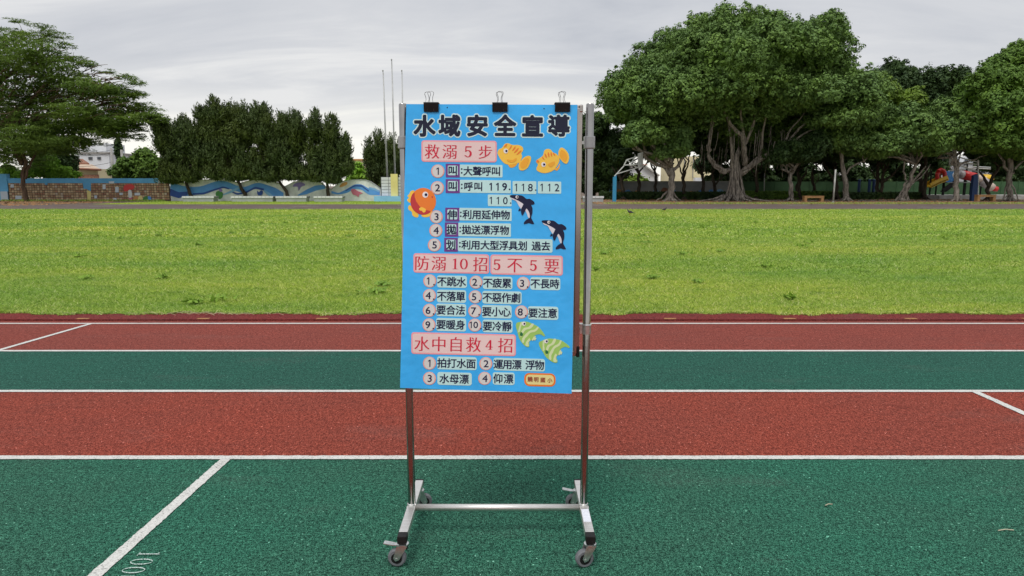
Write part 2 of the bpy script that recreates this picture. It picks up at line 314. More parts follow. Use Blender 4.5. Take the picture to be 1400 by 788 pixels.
K['juniper'] = foliage('juniper_scales', (0.016, 0.034, 0.012), (0.095, 0.140, 0.036), (1.2, 1.1, 0.75), 0.08)
K['fern'] = foliage('feather_leaves', (0.045, 0.095, 0.020), (0.19, 0.29, 0.055), (1.1, 1.05, 0.75), 0.3)
K['bushleaf'] = foliage('bush_leaves', (0.10, 0.24, 0.02), (0.30, 0.52, 0.07), None, 0.25)
K['litter'] = foliage('leaf_litter', (0.10, 0.05, 0.02), (0.36, 0.22, 0.10), (1.1, 0.9, 0.8), 0.0)

# ------------------------------------------------------------ ground, track and field
def sheet(name, x0, x1, y0, y1, z, m, zb=None, kind='structure', label=None):
    b = MB()
    if zb is None: b.face([(x0, y0, z), (x1, y0, z), (x1, y1, z), (x0, y1, z)])
    else: b.box(x0, x1, y0, y1, zb, z)
    o = b.build(name, m, loc=((x0 + x1) / 2, y0, z)); tag(o, label, kind=kind); return o
Y4, Y3, Y2, Y1 = gy(626.3), gy(535.3), gy(480.2), gy(442.8)
LN = 0.025
EDGE = gy(439.0); FLD = gy(431.5)
FAR0, FAR1 = gy(286.0), gy(279.5)
sheet('ground', -900, 900, -60, 1800, -0.05, K['soil'], label='bare brown soil reaching to the horizon under everything')
XW = 70
sheet('track_lane', -XW, XW, -6, Y4 - 1.22, 0, K['red_rubber'])
sheet('track_lane', -XW, XW, Y4 - 1.22, Y4, 0, K['green_rubber'], label='nearest dark green rubber lane of the running track')
sheet('track_lane', -XW, XW, Y4, Y3, 0, K['red_rubber'], label='red rubber lane nearest the camera')
sheet('track_lane', -XW, XW, Y3, Y2, 0, K['green_rubber_worn'], label='farther green rubber lane of the track')
sheet('track_lane', -XW, XW, Y2, EDGE, 0, K['red_rubber_worn'], label='innermost worn red rubber lane beside the lawn')
sheet('track_kerb', -XW, XW, EDGE, FLD + 0.05, 0.018, K['maroon'], zb=-0.04, label='dark maroon kerb strip between track and lawn')
sheet('lawn', -XW, XW, FLD + 0.05, FAR0, -0.012, K['lawn'], label='mown green lawn inside the running track')
sheet('far_track', -XW, XW, FAR0, FAR1, 0.002, K['path'], label='worn brown far straight of the running track')
VR = gy(275.4)
sheet('verge', -XW, P(800, 275, FAR1).x, FAR1, VR + 1.2, 0.0, K['lawn'], label='narrow grass verge along the foot of the walls')
sheet('dirt_strip', P(800, 275, FAR1).x, XW, FAR1, 90, 0.0, K['dirt'], label='leaf strewn dirt under the banyan trees')
def stripe(name, pts, m, label):
    b = MB(); (x0, y0), (x1, y1), (x2, y2), (x3, y3) = pts; n_ = 900 if abs(x1 - x0) > 5 else 90; L_, R_ = [], []
    alongx = abs(x1 - x0) > 5
    for k in range(n_ + 1):
        t = k / n_
        if alongx: t = .5 + .5 * (2 * t - 1) ** 3 * .95 + .025 * (2 * t - 1); j = lambda: random.gauss(0, .0014); L_.append((x0 + (x1 - x0) * t, y0 + (y1 - y0) * t + j(), .004)); R_.append((x3 + (x2 - x3) * t, y3 + (y2 - y3) * t + j(), .004))
        else: j = lambda: random.gauss(0, .0014); L_.append((x0 + (x3 - x0) * t + j(), y0 + (y3 - y0) * t, .004)); R_.append((x1 + (x2 - x1) * t + j(), y1 + (y2 - y1) * t, .004))
    b.v = L_ + R_; b.f = [(k, k + 1, n_ + 2 + k, n_ + 1 + k) for k in range(n_)]; b.m = [0] * n_
    o = b.build(name, m, loc=(pts[0][0], pts[0][1], 0.004)); tag(o, label, kind='structure'); return o
for y, lab in ((Y4, 'wide white lane line nearest the camera'), (Y3, 'white lane line between red and far green lane'), (Y2, 'white lane line behind the far green lane'), (Y1, 'thin white line along the lawn kerb')):
    stripe('lane_line', [(-XW, y - LN), (XW, y - LN), (XW, y + LN), (-XW, y + LN)], K['line'], lab)
a, c = G(303, 628), G(131, 788)
xm = (a.x + c.x) / 2 + 0.02
stripe('start_line', [(xm - 0.055, Y4 - 1.22), (xm + 0.0, Y4 - 1.22), (xm + 0.035, Y4 - LN - 0.002), (xm - 0.02, Y4 - LN - 0.002)], K['line'], 'white start line crossing the near green lane')
xm = G(112, 446).x
stripe('start_line', [(xm - .10, Y2 + LN + 0.002), (xm - 0.05, Y2 + LN + 0.002), (xm + 0.05, Y1 - LN - 0.002), (xm, Y1 - LN - 0.002)], K['line'], 'short white start line across the innermost red lane')
xm = G(1340, 539).x
stripe('start_line', [(xm - 0.03, Y4 + LN + 0.002), (xm + 0.025, Y4 + LN + 0.002), (xm + 0.025, Y3 - LN - 0.002), (xm - 0.03, Y3 - LN - 0.002)], K['line'], 'white start line crossing the near red lane at right')
for px in (-55, 110, 276, 440, 606, 765, 920, 1085, 1252, 1415):
    g0 = G(px, 440); b = MB(); b.box(g0.x - 0.08, g0.x + 0.05, EDGE + 0.006, EDGE + 0.06, 0.0185, 0.022)
    tag(b.build('kerb_mark', K['yellow_line'], loc=g0), kind='structure', label='small faded yellow mark on the maroon kerb', group='yellow marks on the kerb')
# far track lane lines (faint)
for i in range(1, 6):
    y = FAR0 + (FAR1 - FAR0) * i / 6; b = MB()
    for x in np.arange(-45, 45, 7.3):
        if random.random() < 0.45: b.box(x, x + random.uniform(1.0, 2.2), y - .03, y + .03, 0.003, 0.006)
    if b.v: tag(b.build('far_lane_mark', K['chalk'], loc=(0, y, 0)), kind='structure', label='faint pale paint dashes on the far straight')
# brownish fallen twigs and flecks on near track
def card_leaves(name, C, Nn, size, m, parent=None, loc=None, asp=0.45, T=None, kind=None):
    n = len(C)
    if T is None: T = RNG.normal(size=(n, 3))
    Nn = Nn / (np.linalg.norm(Nn, axis=1, keepdims=True) + 1e-9)
    T = T - Nn * (T * Nn).sum(1, keepdims=True); T /= (np.linalg.norm(T, axis=1, keepdims=True) + 1e-9)
    B = np.cross(Nn, T); s = size[:, None]
    V = np.stack([C - T * s, C + B * s * asp, C + T * s, C - B * s * asp], 1).reshape(-1, 3)
    if loc is None: loc = ORG[parent.name]
    V = V - np.array(loc)
    me = bpy.data.meshes.new(name); me.vertices.add(n * 4); me.vertices.foreach_set('co', V.astype(np.float32).ravel())
    me.loops.add(n * 4); me.loops.foreach_set('vertex_index', np.arange(n * 4, dtype=np.int32))
    me.polygons.add(n); me.polygons.foreach_set('loop_start', np.arange(0, n * 4, 4, dtype=np.int32))
    me.update(calc_edges=True); me.materials.append(m)
    o = bpy.data.objects.new(name, me); link(o, parent, loc)
    if kind: o['kind'] = kind
    return o
# grass blades: dense near the track, coarser tufts farther off
def grass(name, y0, y1, count, h, w, label, xf=0.80):
    r = RNG.random(count); y = y0 + (y1 - y0) * r
    x = (RNG.random(count) * 2 - 1) * (y * xf + 0.7)
    hh = h * (0.45 + 0.9 * RNG.random(count)); an = RNG.random(count) * math.pi
    lean = RNG.normal(size=(count, 2)) * 1.15
    base = np.stack([x, y, np.full(count, -0.015)], 1); d = np.stack([np.cos(an), np.sin(an), np.zeros(count)], 1) * (w * (0.6 + 0.8 * RNG.random(count)))[:, None]
    tip = base + np.stack([lean[:, 0] * hh, lean[:, 1] * hh, hh], 1)
    V = np.stack([base - d, base + d, tip], 1).reshape(-1, 3)
    me = bpy.data.meshes.new(name); n = count; me.vertices.add(n * 3); me.vertices.foreach_set('co', V.astype(np.float32).ravel())
    me.loops.add(n * 3); me.loops.foreach_set('vertex_index', np.arange(n * 3, dtype=np.int32))
    me.polygons.add(n); me.polygons.foreach_set('loop_start', np.arange(0, n * 3, 3, dtype=np.int32)); me.update(calc_edges=True); me.materials.append(K['blade'])
    o = bpy.data.objects.new(name, me); COL.objects.link(o); tag(o, label, 'grass', kind='stuff')
grass('grass_blades', FLD + 0.02, FLD + 4.0, 260000, 0.032, 0.0045, 'short dense grass blades along the maroon kerb')
grass('grass_blades', FLD + 4.0, 20.0, 240000, 0.038, 0.009, 'short green grass in the near half of the lawn')
grass('grass_blades', 20.0, FAR0, 200000, 0.05, 0.020, 'short green grass in the far half of the lawn')
# ragged runners creeping over the kerb
nR = 11000; rx = (RNG.random(nR) * 2 - 1) * 7.5; wob = 0.06 + 0.05 * np.sin(rx * 2.3) + 0.045 * np.sin(rx * 5.9 + 1) + .03 * np.sin(rx * 17)
C = np.stack([rx, FLD + 0.05 - wob * RNG.random(nR), 0.02 + 0.02 * RNG.random(nR)], 1)
o = card_leaves('grass_runners', C, RNG.normal(size=(nR, 3)) * .5 + [0, -.6, .8], 0.018 + 0.02 * RNG.random(nR), K['blade'], loc=(0, FLD, 0), asp=.16, kind='stuff'); tag(o, 'ragged grass edge creeping over the maroon kerb', 'grass')
nw = 60; wx_ = RNG.uniform(-1, 1, nw); wy_ = RNG.uniform(FLD + .8, 34, nw); wi = np.repeat(np.arange(nw), 40); q_ = RNG.normal(size=(len(wi), 3)) * [.13, .12, .02] * (.3 + .7 * RNG.random(nw) ** 2)[wi][:, None]
C = np.stack([wx_[wi] * wy_[wi] * .72 + q_[:, 0], wy_[wi] + q_[:, 1], .03 + abs(q_[:, 2])], 1)
wm = foliage('weed_leaves', (0.10, 0.19, 0.025), (0.22, 0.36, 0.05)); o = card_leaves('lawn_weeds', C, RNG.normal(size=(len(wi), 3)) * .5 + [0, -.3, .8], .02 + .045 * RNG.random(len(wi)), wm, loc=(0, 15, 0), kind='stuff'); tag(o, 'scattered darker broad leaved weeds in the lawn', 'weeds')
# straw on kerb
b = MB()
for i in range(42):
    x = random.gauss(-3.3, .8); y = FLD - random.uniform(-.02, .10); a = random.uniform(-.5, .5); l = random.uniform(.05, .18)
    b.tube([(x, y, .03), (x + l * .5 * math.cos(a), y + l * .5 * math.sin(a), .045), (x + l * math.cos(a), y + l * math.sin(a), .028)], .002, 4)
tag(b.build('dry_straw', mat('straw', (.5, .42, .25)), loc=(-3.3, FLD, 0)), 'dry straw runners lying across the kerb at left', 'straw', kind='stuff')
# leaf litter on dirt at right, debris at far left
n = 9000; x = RNG.uniform(6, 52, n); y = RNG.uniform(FAR1 - .3, 82, n)
o = card_leaves('leaf_litter', np.stack([x, y, np.full(n, .015)], 1), RNG.normal(size=(n, 3)) * .35 + [0, -.3, 1], .05 + .09 * RNG.random(n), K['litter'], loc=(20, 60, 0), kind='stuff'); tag(o, 'fallen brown leaves on the dirt under the banyans', 'leaf litter')
n = 4500; x = RNG.uniform(-62, -36, n); y = RNG.uniform(FAR1 - 4, VR, n)
o = card_leaves('leaf_litter', np.stack([x, y, np.full(n, .02)], 1), RNG.normal(size=(n, 3)) * .35 + [0, -.3, 1], .05 + .09 * RNG.random(n), K['litter'], loc=(-50, 58, 0), kind='stuff'); tag(o, 'fallen leaves on dark soil below the flame tree', 'leaf litter')
sheet('soil_patch', -XW, P(168, 275, 60).x, FAR1 - 1.2, VR + 1.2, 0.006, K['soil'], label='dark soil patch around the flame tree')
def tufts(name, x0, x1, y0, y1, n, h, label, m='blade'):
    x = RNG.uniform(x0, x1, n); y = RNG.uniform(y0, y1, n); hh = h * (0.4 + RNG.random(n))
    o = card_leaves(name, np.stack([x, y, hh * .5], 1), RNG.normal(size=(n, 3)) * [1, 1, .2] + [0, -1, 0], hh * .6, K[m], loc=((x0 + x1) / 2, (y0 + y1) / 2, 0), asp=.2, T=RNG.normal(size=(n, 3)) * .35 + [0, 0, 1], kind='stuff')
    tag(o, label, 'grass')
tufts('verge_grass', -33, -11, FAR1, gy(276.2) - .25, 9000, .07, 'longer verge grass at the foot of the mural wall')
tufts('verge_grass', P(820, 275, 60).x, 52, FAR1, FAR1 + 3.0, 12000, .10, 'thin grass strip between far straight and dirt')
tufts('verge_grass', -52, -33, VR - 1.2, VR + .2, 3000, .16, 'sparse grass at the foot of the tiled wall')

# ------------------------------------------------------------ text helper
TC = {}
def glyph(s, res=3, thin=0.0):
    if thin and s in '0145':
        e = lambda rx, ry, a0, a1, n, cx=0, cy=0: [(cx + rx * math.cos(math.radians(a0 + (a1 - a0) * k / n)), cy + ry * math.sin(math.radians(a0 + (a1 - a0) * k / n))) for k in range(n + 1)]
        def strip_(A_, B_):
            n = len(A_); return A_ + B_, [(i, i + 1, n + i + 1, n + i) for i in range(n - 1)]
        parts = {'0': [strip_(e(.25, .36, 0, 360, 24), e(.17, .335, 0, 360, 24))],
                 '1': [([(-.04, -.34), (.04, -.34), (.04, .36), (-.04, .32)], [(0, 1, 2, 3)]), ([(-.15, -.36), (.15, -.36), (.15, -.335), (-.15, -.335)], [(0, 1, 2, 3)]), ([(-.15, .25), (-.04, .29), (.04, .36), (-.15, .275)], [(0, 1, 2, 3)])],
                 '4': [([(.05, -.34), (.13, -.34), (.13, .36), (.05, .36)], [(0, 1, 2, 3)]), ([(-.26, -.17), (.24, -.17), (.24, -.13), (-.26, -.13)], [(0, 1, 2, 3)]), ([(-.26, -.17), (-.22, -.14), (.11, .36), (.06, .36)], [(0, 1, 2, 3)]), ([(-.03, -.36), (.2, -.36), (.2, -.335), (-.03, -.335)], [(0, 1, 2, 3)])],
                 '5': [([(-.15, .29), (.2, .29), (.22, .36), (-.15, .36)], [(0, 1, 2, 3)]), ([(-.17, .0), (-.135, .02), (-.12, .33), (-.15, .33)], [(0, 1, 2, 3)]), strip_(e(.23, .235, 140, -140, 18, 0, -.125), e(.145, .20, 140, -140, 18, -.01, -.125)), ([(-.22, -.22), (-.15, -.25), (-.1, -.30), (-.17, -.285)], [(0, 1, 2, 3)])]}[s]
        v, f = [], []
        for a, b_ in parts: f += [tuple(q + len(v) for q in ff) for ff in b_]; v += a
        return v, f, .72
    s_key = s; s = s[0]
    if (s, thin) in TC: return TC[(s, thin)]
    if s == '1':
        w = .045; v = [(-.02, -.355), (.055, -.355), (.055, .355), (-.005, .355), (-.15, .235), (-.15, .165), (-.02, .255)]
        TC[(s, thin)] = (v, [(0, 1, 2, 6), (2, 3, 4, 5, 6)][:1] + [(2, 3, 4, 6), (4, 5, 6)], .71); return TC[(s, thin)]
    c = bpy.data.curves.new('t', 'FONT'); c.body = s; c.resolution_u = res; c.offset = -thin
    o = bpy.data.objects.new('t', c); COL.objects.link(o); dg = bpy.context.evaluated_depsgraph_get()
    m = bpy.data.meshes.new_from_object(o.evaluated_get(dg), depsgraph=dg)
    v = [(q.co.x, q.co.y) for q in m.vertices]; f = [tuple(p.vertices) for p in m.polygons]
    bpy.data.objects.remove(o); bpy.data.curves.remove(c); bpy.data.meshes.remove(m)
    xs = [a for a, b in v]; ys = [b for a, b in v]
    cx = (min(xs) + max(xs)) / 2; cy = 0.38 if ord(s[0]) > 0x2000 else (min(ys) + max(ys)) / 2
    if ord(s[0]) > 0x2000: cx = 0.5
    TC[(s, thin)] = ([(a - cx, b - cy) for a, b in v], f, max(ys) - min(ys)); return TC[(s, thin)]

# ------------------------------------------------------------ rolling stand
YS = 2.76
sx0, sx1 = P(567.5, 690, YS).x, P(799, 690, YS).x
XL, XR = -0.4265, 0.305
st = thing('rolling_stand', ((XL + XR) / 2, YS, 0), 'wheeled steel display stand standing on the near green lane', 'display stand')
ZT = P(806, 142, YS).z; ZF0, ZF1 = 0.103, 0.133
for x in (XL, XR):
    b = MB(); b.lathe((x, YS, 0), [(0.0158, ZF1), (0.0158, ZT - 0.004), (0.0135, ZT)], 28); o = b.build('post', K['steel'], st, (x, YS, ZF1), smooth=True)
    m = o.modifiers.new('e', 'EDGE_SPLIT'); m.split_angle = math.radians(40)
    b = MB(); b.lathe((x, YS, 0), [(0.0195, ZF1), (0.0195, ZF1 + 0.005), (0.0168, ZF1 + 0.007)], 16); b.build('post_collar', K['zinc'], st, (x, YS, ZF1))
    sx = 1 if x > 0 else -1
    zc = P(806, 195, YS).z; b = MB()
    b.lathe((x, YS, 0), [(0.0195, zc - 0.024), (0.0205, zc - 0.02), (0.0205, zc + 0.02), (0.0195, zc + 0.024)], 20); b.box(x - (0.021 if sx < 0 else 0.021), x + 0.021, YS - 0.006, YS + 0.022, zc - 0.023, zc + 0.023)
    b.build('upper_clamp', K['clear'], st, (x, YS, zc))
    zc = P(803, 450, YS).z; b = MB(); b.lathe((x, YS, 0), [(0.0182, zc - 0.02), (0.0182, zc + 0.016), (0.0205, zc + 0.018), (0.019, zc + 0.022)], 20)
    b.box(x - 0.026, x - 0.012, YS - 0.004, YS + 0.02, zc - 0.018, zc + 0.02); b.build('lower_clamp', K['zinc'], st, (x, YS, zc))
YB, YFr = 3.003, 2.485
for x in (XL, XR):
    xf = x + (0.005 if x > 0 else -0.004)
    b = MB(); b.box(x - 0.0175, x + 0.0175, YFr + 0.04, YB, ZF0, ZF1); ft = b.build('foot', K['brushed'], st, (x, YS, ZF0), bevel=0.002)
    b = MB(); b.box(x - 0.0185, x + 0.0185, YFr, YFr + 0.04, ZF0 - 0.001, ZF1 + 0.001); b.build('end_cap', K['black'], ft, (x, YFr, ZF0), bevel=0.003)
    b = MB(); b.box(x - 0.0185, x + 0.0185, YB, YB + 0.012, ZF0 - 0.001, ZF1 + 0.001); b.build('end_cap', K['black'], ft, (x, YB, ZF0), bevel=0.003)
    b = MB(); b.lathe((x + (0.0175 if x > 0 else -0.0175), YS, (ZF0 + ZF1) / 2), [(0.007, -0.004), (0.007, 0.004)], 6, 'X'); b.build('bolt', K['zinc'], ft, (x, YS, ZF0))
    if x > 0:
        b = MB(); b.box(x - 0.015, x + 0.0155, YS - 0.155, YS - 0.045, ZF1 + 0.0004, ZF1 + 0.0008); s_ = b.build('sticker', K['sticker'], ft, (x, YS - .1, ZF1)); s_['label'] = 'small white paper sticker on the right foot'
b = MB(); b.lathe((0, YS - 0.001, 0.119), [(0.0145, XL + 0.018), (0.0145, XR - 0.018)], 18, 'X'); b.build('crossbar', K['brushed'], st, (0, YS, 0.119), smooth=True)
def caster(x, y, ang, brake):
    R = 0.0365; M = Matrix.Translation((x, y, 0)) @ Matrix.Rotation(ang, 4, 'Z')
    def tr(b):
        b.v = [tuple(M @ Vector(p)) for p in b.v]; return b
    b = MB(); b.lathe((0, 0, 0), [(0.021, 0.089), (0.024, 0.091), (0.024, 0.0955), (0.012, 0.099), (0.007, 0.099), (0.007, ZF0 - 0.0005)], 20)
    off = 0.023
    for s in (-1, 1):
        b.prism([(-0.020, s * 0.0165, 0.09), (0.020, s * 0.0165, 0.09), (off + 0.012, s * 0.0165, 0.040), (off + 0.004, s * 0.0165, 0.027), (off - 0.010, s * 0.0165, 0.032)], (0, s * 0.0018, 0))
    fk = tr(b).build('caster', K['zinc'], st, (x, y, 0.09))
    b = MB(); b.lathe((off, 0, R), [(0.021, -0.0125), (0.031, -0.0125), (R - 0.001, -0.008), (R, -0.004), (R, 0.004), (R - 0.001, 0.008), (0.031, 0.0125), (0.021, 0.0125)], 32, 'Y'); tr(b).build('wheel', K['wheel'], fk, smooth=False)
    b = MB(); b.lathe((off, 0, R), [(0.022, -0.0132), (0.022, 0.0132)], 20, 'Y'); tr(b).build('hub', K['black'], fk)
    b = MB(); b.lathe((off, 0, R), [(0.005, -0.021), (0.005, 0.021)], 6, 'Y'); tr(b).build('axle', K['zinc'], fk)
    if brake:
        b = MB(); b.bar((0.012, 0, 0.089), (0.036, 0, 0.090), 0.020, 0.003); b.bar((0.034, 0, 0.090), (0.074, 0.0, 0.096), 0.024, 0.003); tr(b).build('brake_pedal', K['zinc'], fk)
        b = MB(); b.box(-0.02, 0.012, -0.015, 0.015, 0.078, 0.087); tr(b).build('brake_pad', K['black'], fk)
caster(XL - 0.001, YFr + 0.022, math.radians(8), False) if 0 else None
caster(XL, YFr + 0.022, math.radians(176), True)
caster(XR, YFr + 0.022, math.radians(192), False)
caster(XL, YB - 0.02, math.radians(20), False)
caster(XR, YB - 0.02, math.radians(172), True)
# the white board between the posts
bx0, bx1 = XL + 0.022, P(794, 300, YS).x
bz0, bz1 = P(700, 487, YS).z, ZT - .005
bd = thing('whiteboard', ((bx0 + bx1) / 2, YS, bz0), 'metal framed board clamped between the stand posts behind the poster', 'board')
fw = 0.024
b = MB(); b.box(bx0 + fw, bx1 - fw, YS - 0.006, YS + 0.006, bz0 + fw, bz1 - fw); b.build('panel', K['board'], bd)
for nm, q in (('frame_rail', (bx0 + .012, bx1 - .012, bz1 - fw, bz1 - .001)), ('frame_rail', (bx0 + .012, bx1 - .012, bz0 + .001, bz0 + fw)), ('frame_stile', (bx0, bx0 + fw, bz0 + .012, bz1 - .012)), ('frame_stile', (bx1 - fw, bx1, bz0 + .012, bz1 - .012))):
    b = MB(); yy = 0.011 if nm == 'frame_stile' else 0.0095; b.box(q[0], q[1], YS - yy, YS + yy, q[2], q[3]); b.build(nm, K['frame'], bd, bevel=0.004)
for x in (bx0, bx1):
    for z0, z1 in ((bz0 - .003, bz0 + .045), (bz1 - .03, bz1 + .001)):
        b = MB(); b.box(x - .0125 if x > 0 else x - .002, x + .002 if x > 0 else x + .0125, YS - .013, YS + .013, z0, z1); o = b.build('corner_cap', K['black'] if z0 < 1 else K['frame'], bd, bevel=0.005)
    for zc in (P(806, 195, YS).z, P(803, 450, YS).z):
        b = MB(); sx = 1 if x > 0 else -1; b.bar((x, YS + .012, zc), (XR - .014 if x > 0 else XL + .014, YS + .012, zc), .006, .012); b.build('pivot', K['zinc'], bd)

# ------------------------------------------------------------ poster
CTL, CTR = P(555.5, 142.5, YS - 0.016), P(789.5, 143.5, YS - 0.016)
CBL = P(547, 530.5, YS - 0.125); 
pn = (CTR - CTL).cross(CBL - CTL).normalized()
if pn.y > 0: pn = -pn
def onp(px, py, off=0.0):
    r = ray(px, py); t = (CTL - O).dot(pn) / r.dot(pn); return O + r * t + pn * off
CBR = onp(781.5, 538.5)
po = MB(); nU, nV = 12, 24
grid = [[CTL.lerp(CTR, i / nU).lerp(CBL.lerp(CBR, i / nU), j / nV) for i in range(nU + 1)] for j in range(nV + 1)]
for off in (0, 1):
    i0 = len(po.v)
    for row in grid: po.v += [tuple(p - pn * 0.0012 * off) for p in row]
    for j in range(nV):
        for i in range(nU):
            q = i0 + j * (nU + 1) + i; po.f.append((q, q + 1, q + nU + 2, q + nU + 1)); po.m.append(off)
n1_ = (nU + 1) * (nV + 1)
ring = [i for i in range(nU + 1)] + [j * (nU + 1) + nU for j in range(1, nV + 1)] + [nV * (nU + 1) + i for i in range(nU - 1, -1, -1)] + [j * (nU + 1) for j in range(nV - 1, 0, -1)]
for a, c in zip(ring, ring[1:] + ring[:1]): po.f.append((a, c, c + n1_, a + n1_)); po.m.append(0)
POST = po.build('poster', [K['poster'], K['paper']], None, (CTL + CTR) / 2)
tag(POST, 'tall blue water safety poster hanging from three black clips', 'poster')
Z1, Z2, Z3 = 110, 260, 400; ZS = 4.8276
def pz(Z, x, y): return 540 + x / ZS, Z + y / ZS
def pang(py): return math.radians(0.35 + 1.2 * (py - 142) / 390)
def shape(name, Z, pts, m, parent, off, thick=0.0006, rot=None):
    """flat card cut to an outline given in the poster's own layout units"""
    P3 = [onp(*pz(Z, x, y), off) for x, y in pts]; b = MB(); b.prism(P3, pn * -thick); return b.build(name, K[m], parent, sum(P3, Vector()) / len(P3))
def rbox(x0, y0, x1, y1, r, sl=0.0, n=5):
    r = min(r, (x1 - x0) / 2, (y1 - y0) / 2); out = []
    for cx, cy, a0 in ((x1 - r, y0 + r, -90), (x1 - r, y1 - r, 0), (x0 + r, y1 - r, 90), (x0 + r, y0 + r, 180)):
        for k in range(n + 1):
            a = math.radians(a0 + 90 * k / n); x = cx + r * math.cos(a); y = cy + r * math.sin(a); out.append((x, y + (x - (x0 + x1) / 2) * sl))
    return out
def ell(cx, cy, rx, ry, rot=0, n=24):
    c, s = math.cos(math.radians(rot)), math.sin(math.radians(rot))
    return [(cx + rx * math.cos(a) * c - ry * math.sin(a) * s, cy + rx * math.cos(a) * s + ry * math.sin(a) * c) for a in (2 * math.pi * k / n for k in range(n))]
def spline(pts, n=4):
    out = []; m = len(pts)
    for i in range(m):
        p0, p1, p2, p3 = pts[i - 1], pts[i], pts[(i + 1) % m], pts[(i + 2) % m]
        for k in range(n):
            t = k / n; out.append(tuple(0.5 * (2 * p1[d] + (p2[d] - p0[d]) * t + (2 * p0[d] - 5 * p1[d] + 4 * p2[d] - p3[d]) * t * t + (3 * p1[d] - p0[d] - 3 * p2[d] + p3[d]) * t ** 3) for d in (0, 1)))
    return out
def lettering(name, Z, items, m, parent, off, bold=0.0, serif=0.0, sx=1.0):
    """items: (character, centre x, centre y, em size) in layout units"""
    b = MB(); shifts = [(0, 0)]
    if bold: shifts = [(bold * math.cos(a), bold * math.sin(a)) for a in (2 * math.pi * k / 10 for k in range(10))] + [(0, 0)]
    if serif: shifts = [(-serif, 0), (0, 0), (serif, 0)]
    for ch, cx, cy, em in items:
        v, f, hh = glyph(ch, thin=.013 if serif else 0); a = pang(pz(Z, cx, cy)[1]); ca, sa = math.cos(a), math.sin(a)
        for k, (dx, dy) in enumerate(shifts):
            i = len(b.v)
            for x, y in v:
                X = x * em * sx + dx; Yy = -y * em + dy
                b.v.append(tuple(onp(*pz(Z, cx + X * ca - Yy * sa, cy + X * sa + Yy * ca), off + 0.00004 * k)))
            b.f += [tuple(i + q for q in ff) for ff in f]; b.m += [0] * len(f)
    return b.build(name, K[m], parent, onp(*pz(Z, items[0][1], items[0][2])), fix=False)
E1, E2, E3 = 0.0004, 0.0012, 0.0020
def row(s, x0, x1, cy, em, sl=0.02):
    n = len(s); xc = (x0 + x1) / 2
    return [(ch, x0 + (x1 - x0) * (i + .5) / n, cy + (x0 + (x1 - x0) * (i + .5) / n - xc) * sl * 0, em) for i, ch in enumerate(s) if ch != ' ']
def strip(Z, x0, y0, x1, y1, s, tx0, tx1, cy=None, em=60, r=6, m='mint'):
    cy = cy or (y0 + y1) / 2; sl = math.tan(pang(pz(Z, x0, cy)[1]))
    xc = (x0 + x1) / 2
    o = shape('caption_strip', Z, rbox(x0, y0, x1, y1, r, sl), m, POST, E1 + 0.0006)
    it = []; wd = [.34 if ch in ':.' else .45 if ch == ' ' else 1.0 if ord(ch) > 0x2000 else .68 for ch in s]; tot = sum(wd); acc = 0
    for ch, w_ in zip(s, wd):
        x = tx0 + (tx1 - tx0) * (acc + w_ / 2) / tot; acc += w_
        if ch != ' ': it.append((ch, x, cy + (x - xc) * sl + (em * .26 if ch == '.' else 0), em if ord(ch) > 0x2000 else em * 1.12))
    lettering('lettering', Z, it, 'navy', o, E2 + .0003, bold=1.3 if any(ord(c) > 0x2000 for c in s) else 0.4)
    return o
def disc(Z, x, y, s, r=44):
    o = shape('number_disc', Z, ell(x, y, r, r, 0, 28), 'salmon', POST, E1 + .0009)
    shape('disc_centre', Z, ell(x, y, r * .83, r * .93, 0, 24), 'palepink' if r < 0 else 'mintpink', o, E1 + .0014)
    n = len(s); em = 66 if n < 3 else 60
    if n == 1: it = [(s, x + 2, y, em)]
    elif n == 2: it = [(s[0], x - 8, y, em), ('.', x + 28, y + 24, em)]
    else: it = [('1', x - 24, y - 2, em), ('0', x + 6, y - 2, em), ('.', x + 40, y + 22, em)]
    lettering('lettering', Z, it, 'navy', o, E2 + .0010, bold=0.8, sx=1.1)
K['mintpink'] = gloss('disc_grey', (0.64, 0.66, 0.64))
def square(Z, x0, y0, x1, y1, s):
    o = shape('keyword_frame', Z, rbox(x0, y0, x1, y1, 2, .01), 'purple', POST, E1 + .0005)
    shape('keyword_card', Z, rbox(x0 + 14, y0 + 12, x1 - 13, y1 - 14, 8, .01), 'mint', o, E2)
    lettering('lettering', Z, [(s, (x0 + x1) / 2, (y0 + y1) / 2, 66)], 'navy', o, E3, bold=1.3)
def heading(Z, x0, y0, x1, y1, items):
    sl = math.tan(pang(pz(Z, x0, y0)[1]))
    o = shape('heading_card', Z, rbox(x0, y0, x1, y1, 18, sl), 'pink', POST, E1 + .0006)
    shape('card_face', Z, rbox(x0 + 9, y0 + 9, x1 - 9, y1 - 9, 12, sl), 'palepink', o, E2)
    lettering('lettering', Z, items, 'crimson', o, E3, serif=2.0)
# title
TT = [('水', 195, 300), ('域', 360, 299), ('安', 543, 299), ('全', 727, 300), ('宣', 908, 303), ('導', 1082, 300)]
for ch, x, y in TT:
    o = lettering('title_outline', Z1, [(ch, x, y, 150)], 'halo', POST, E1 + .0003, bold=13)
    for zz in (6, 10):
        pass
    lettering('title_character', Z1, [(ch, x, y, 146)], 'charcoal', o, E2 + .0004, bold=6.0)
heading(Z1, 175, 398, 672, 540, [('救', 245, 470, 104), ('溺', 362, 471, 104), ('5', 482, 472, 100), ('步', 597, 474, 100)])
disc(Z1, 283, 600, '1'); square(Z1, 335, 551, 428, 641, '叫'); strip(Z1, 428, 558, 710, 640, ':大聲呼叫', 430, 698, 600, 64)
disc(Z1, 280, 710, '2'); square(Z1, 335, 653, 428, 745, '叫'); strip(Z1, 428, 659, 765, 744, ':呼叫 119.', 430, 768, 702, 62)
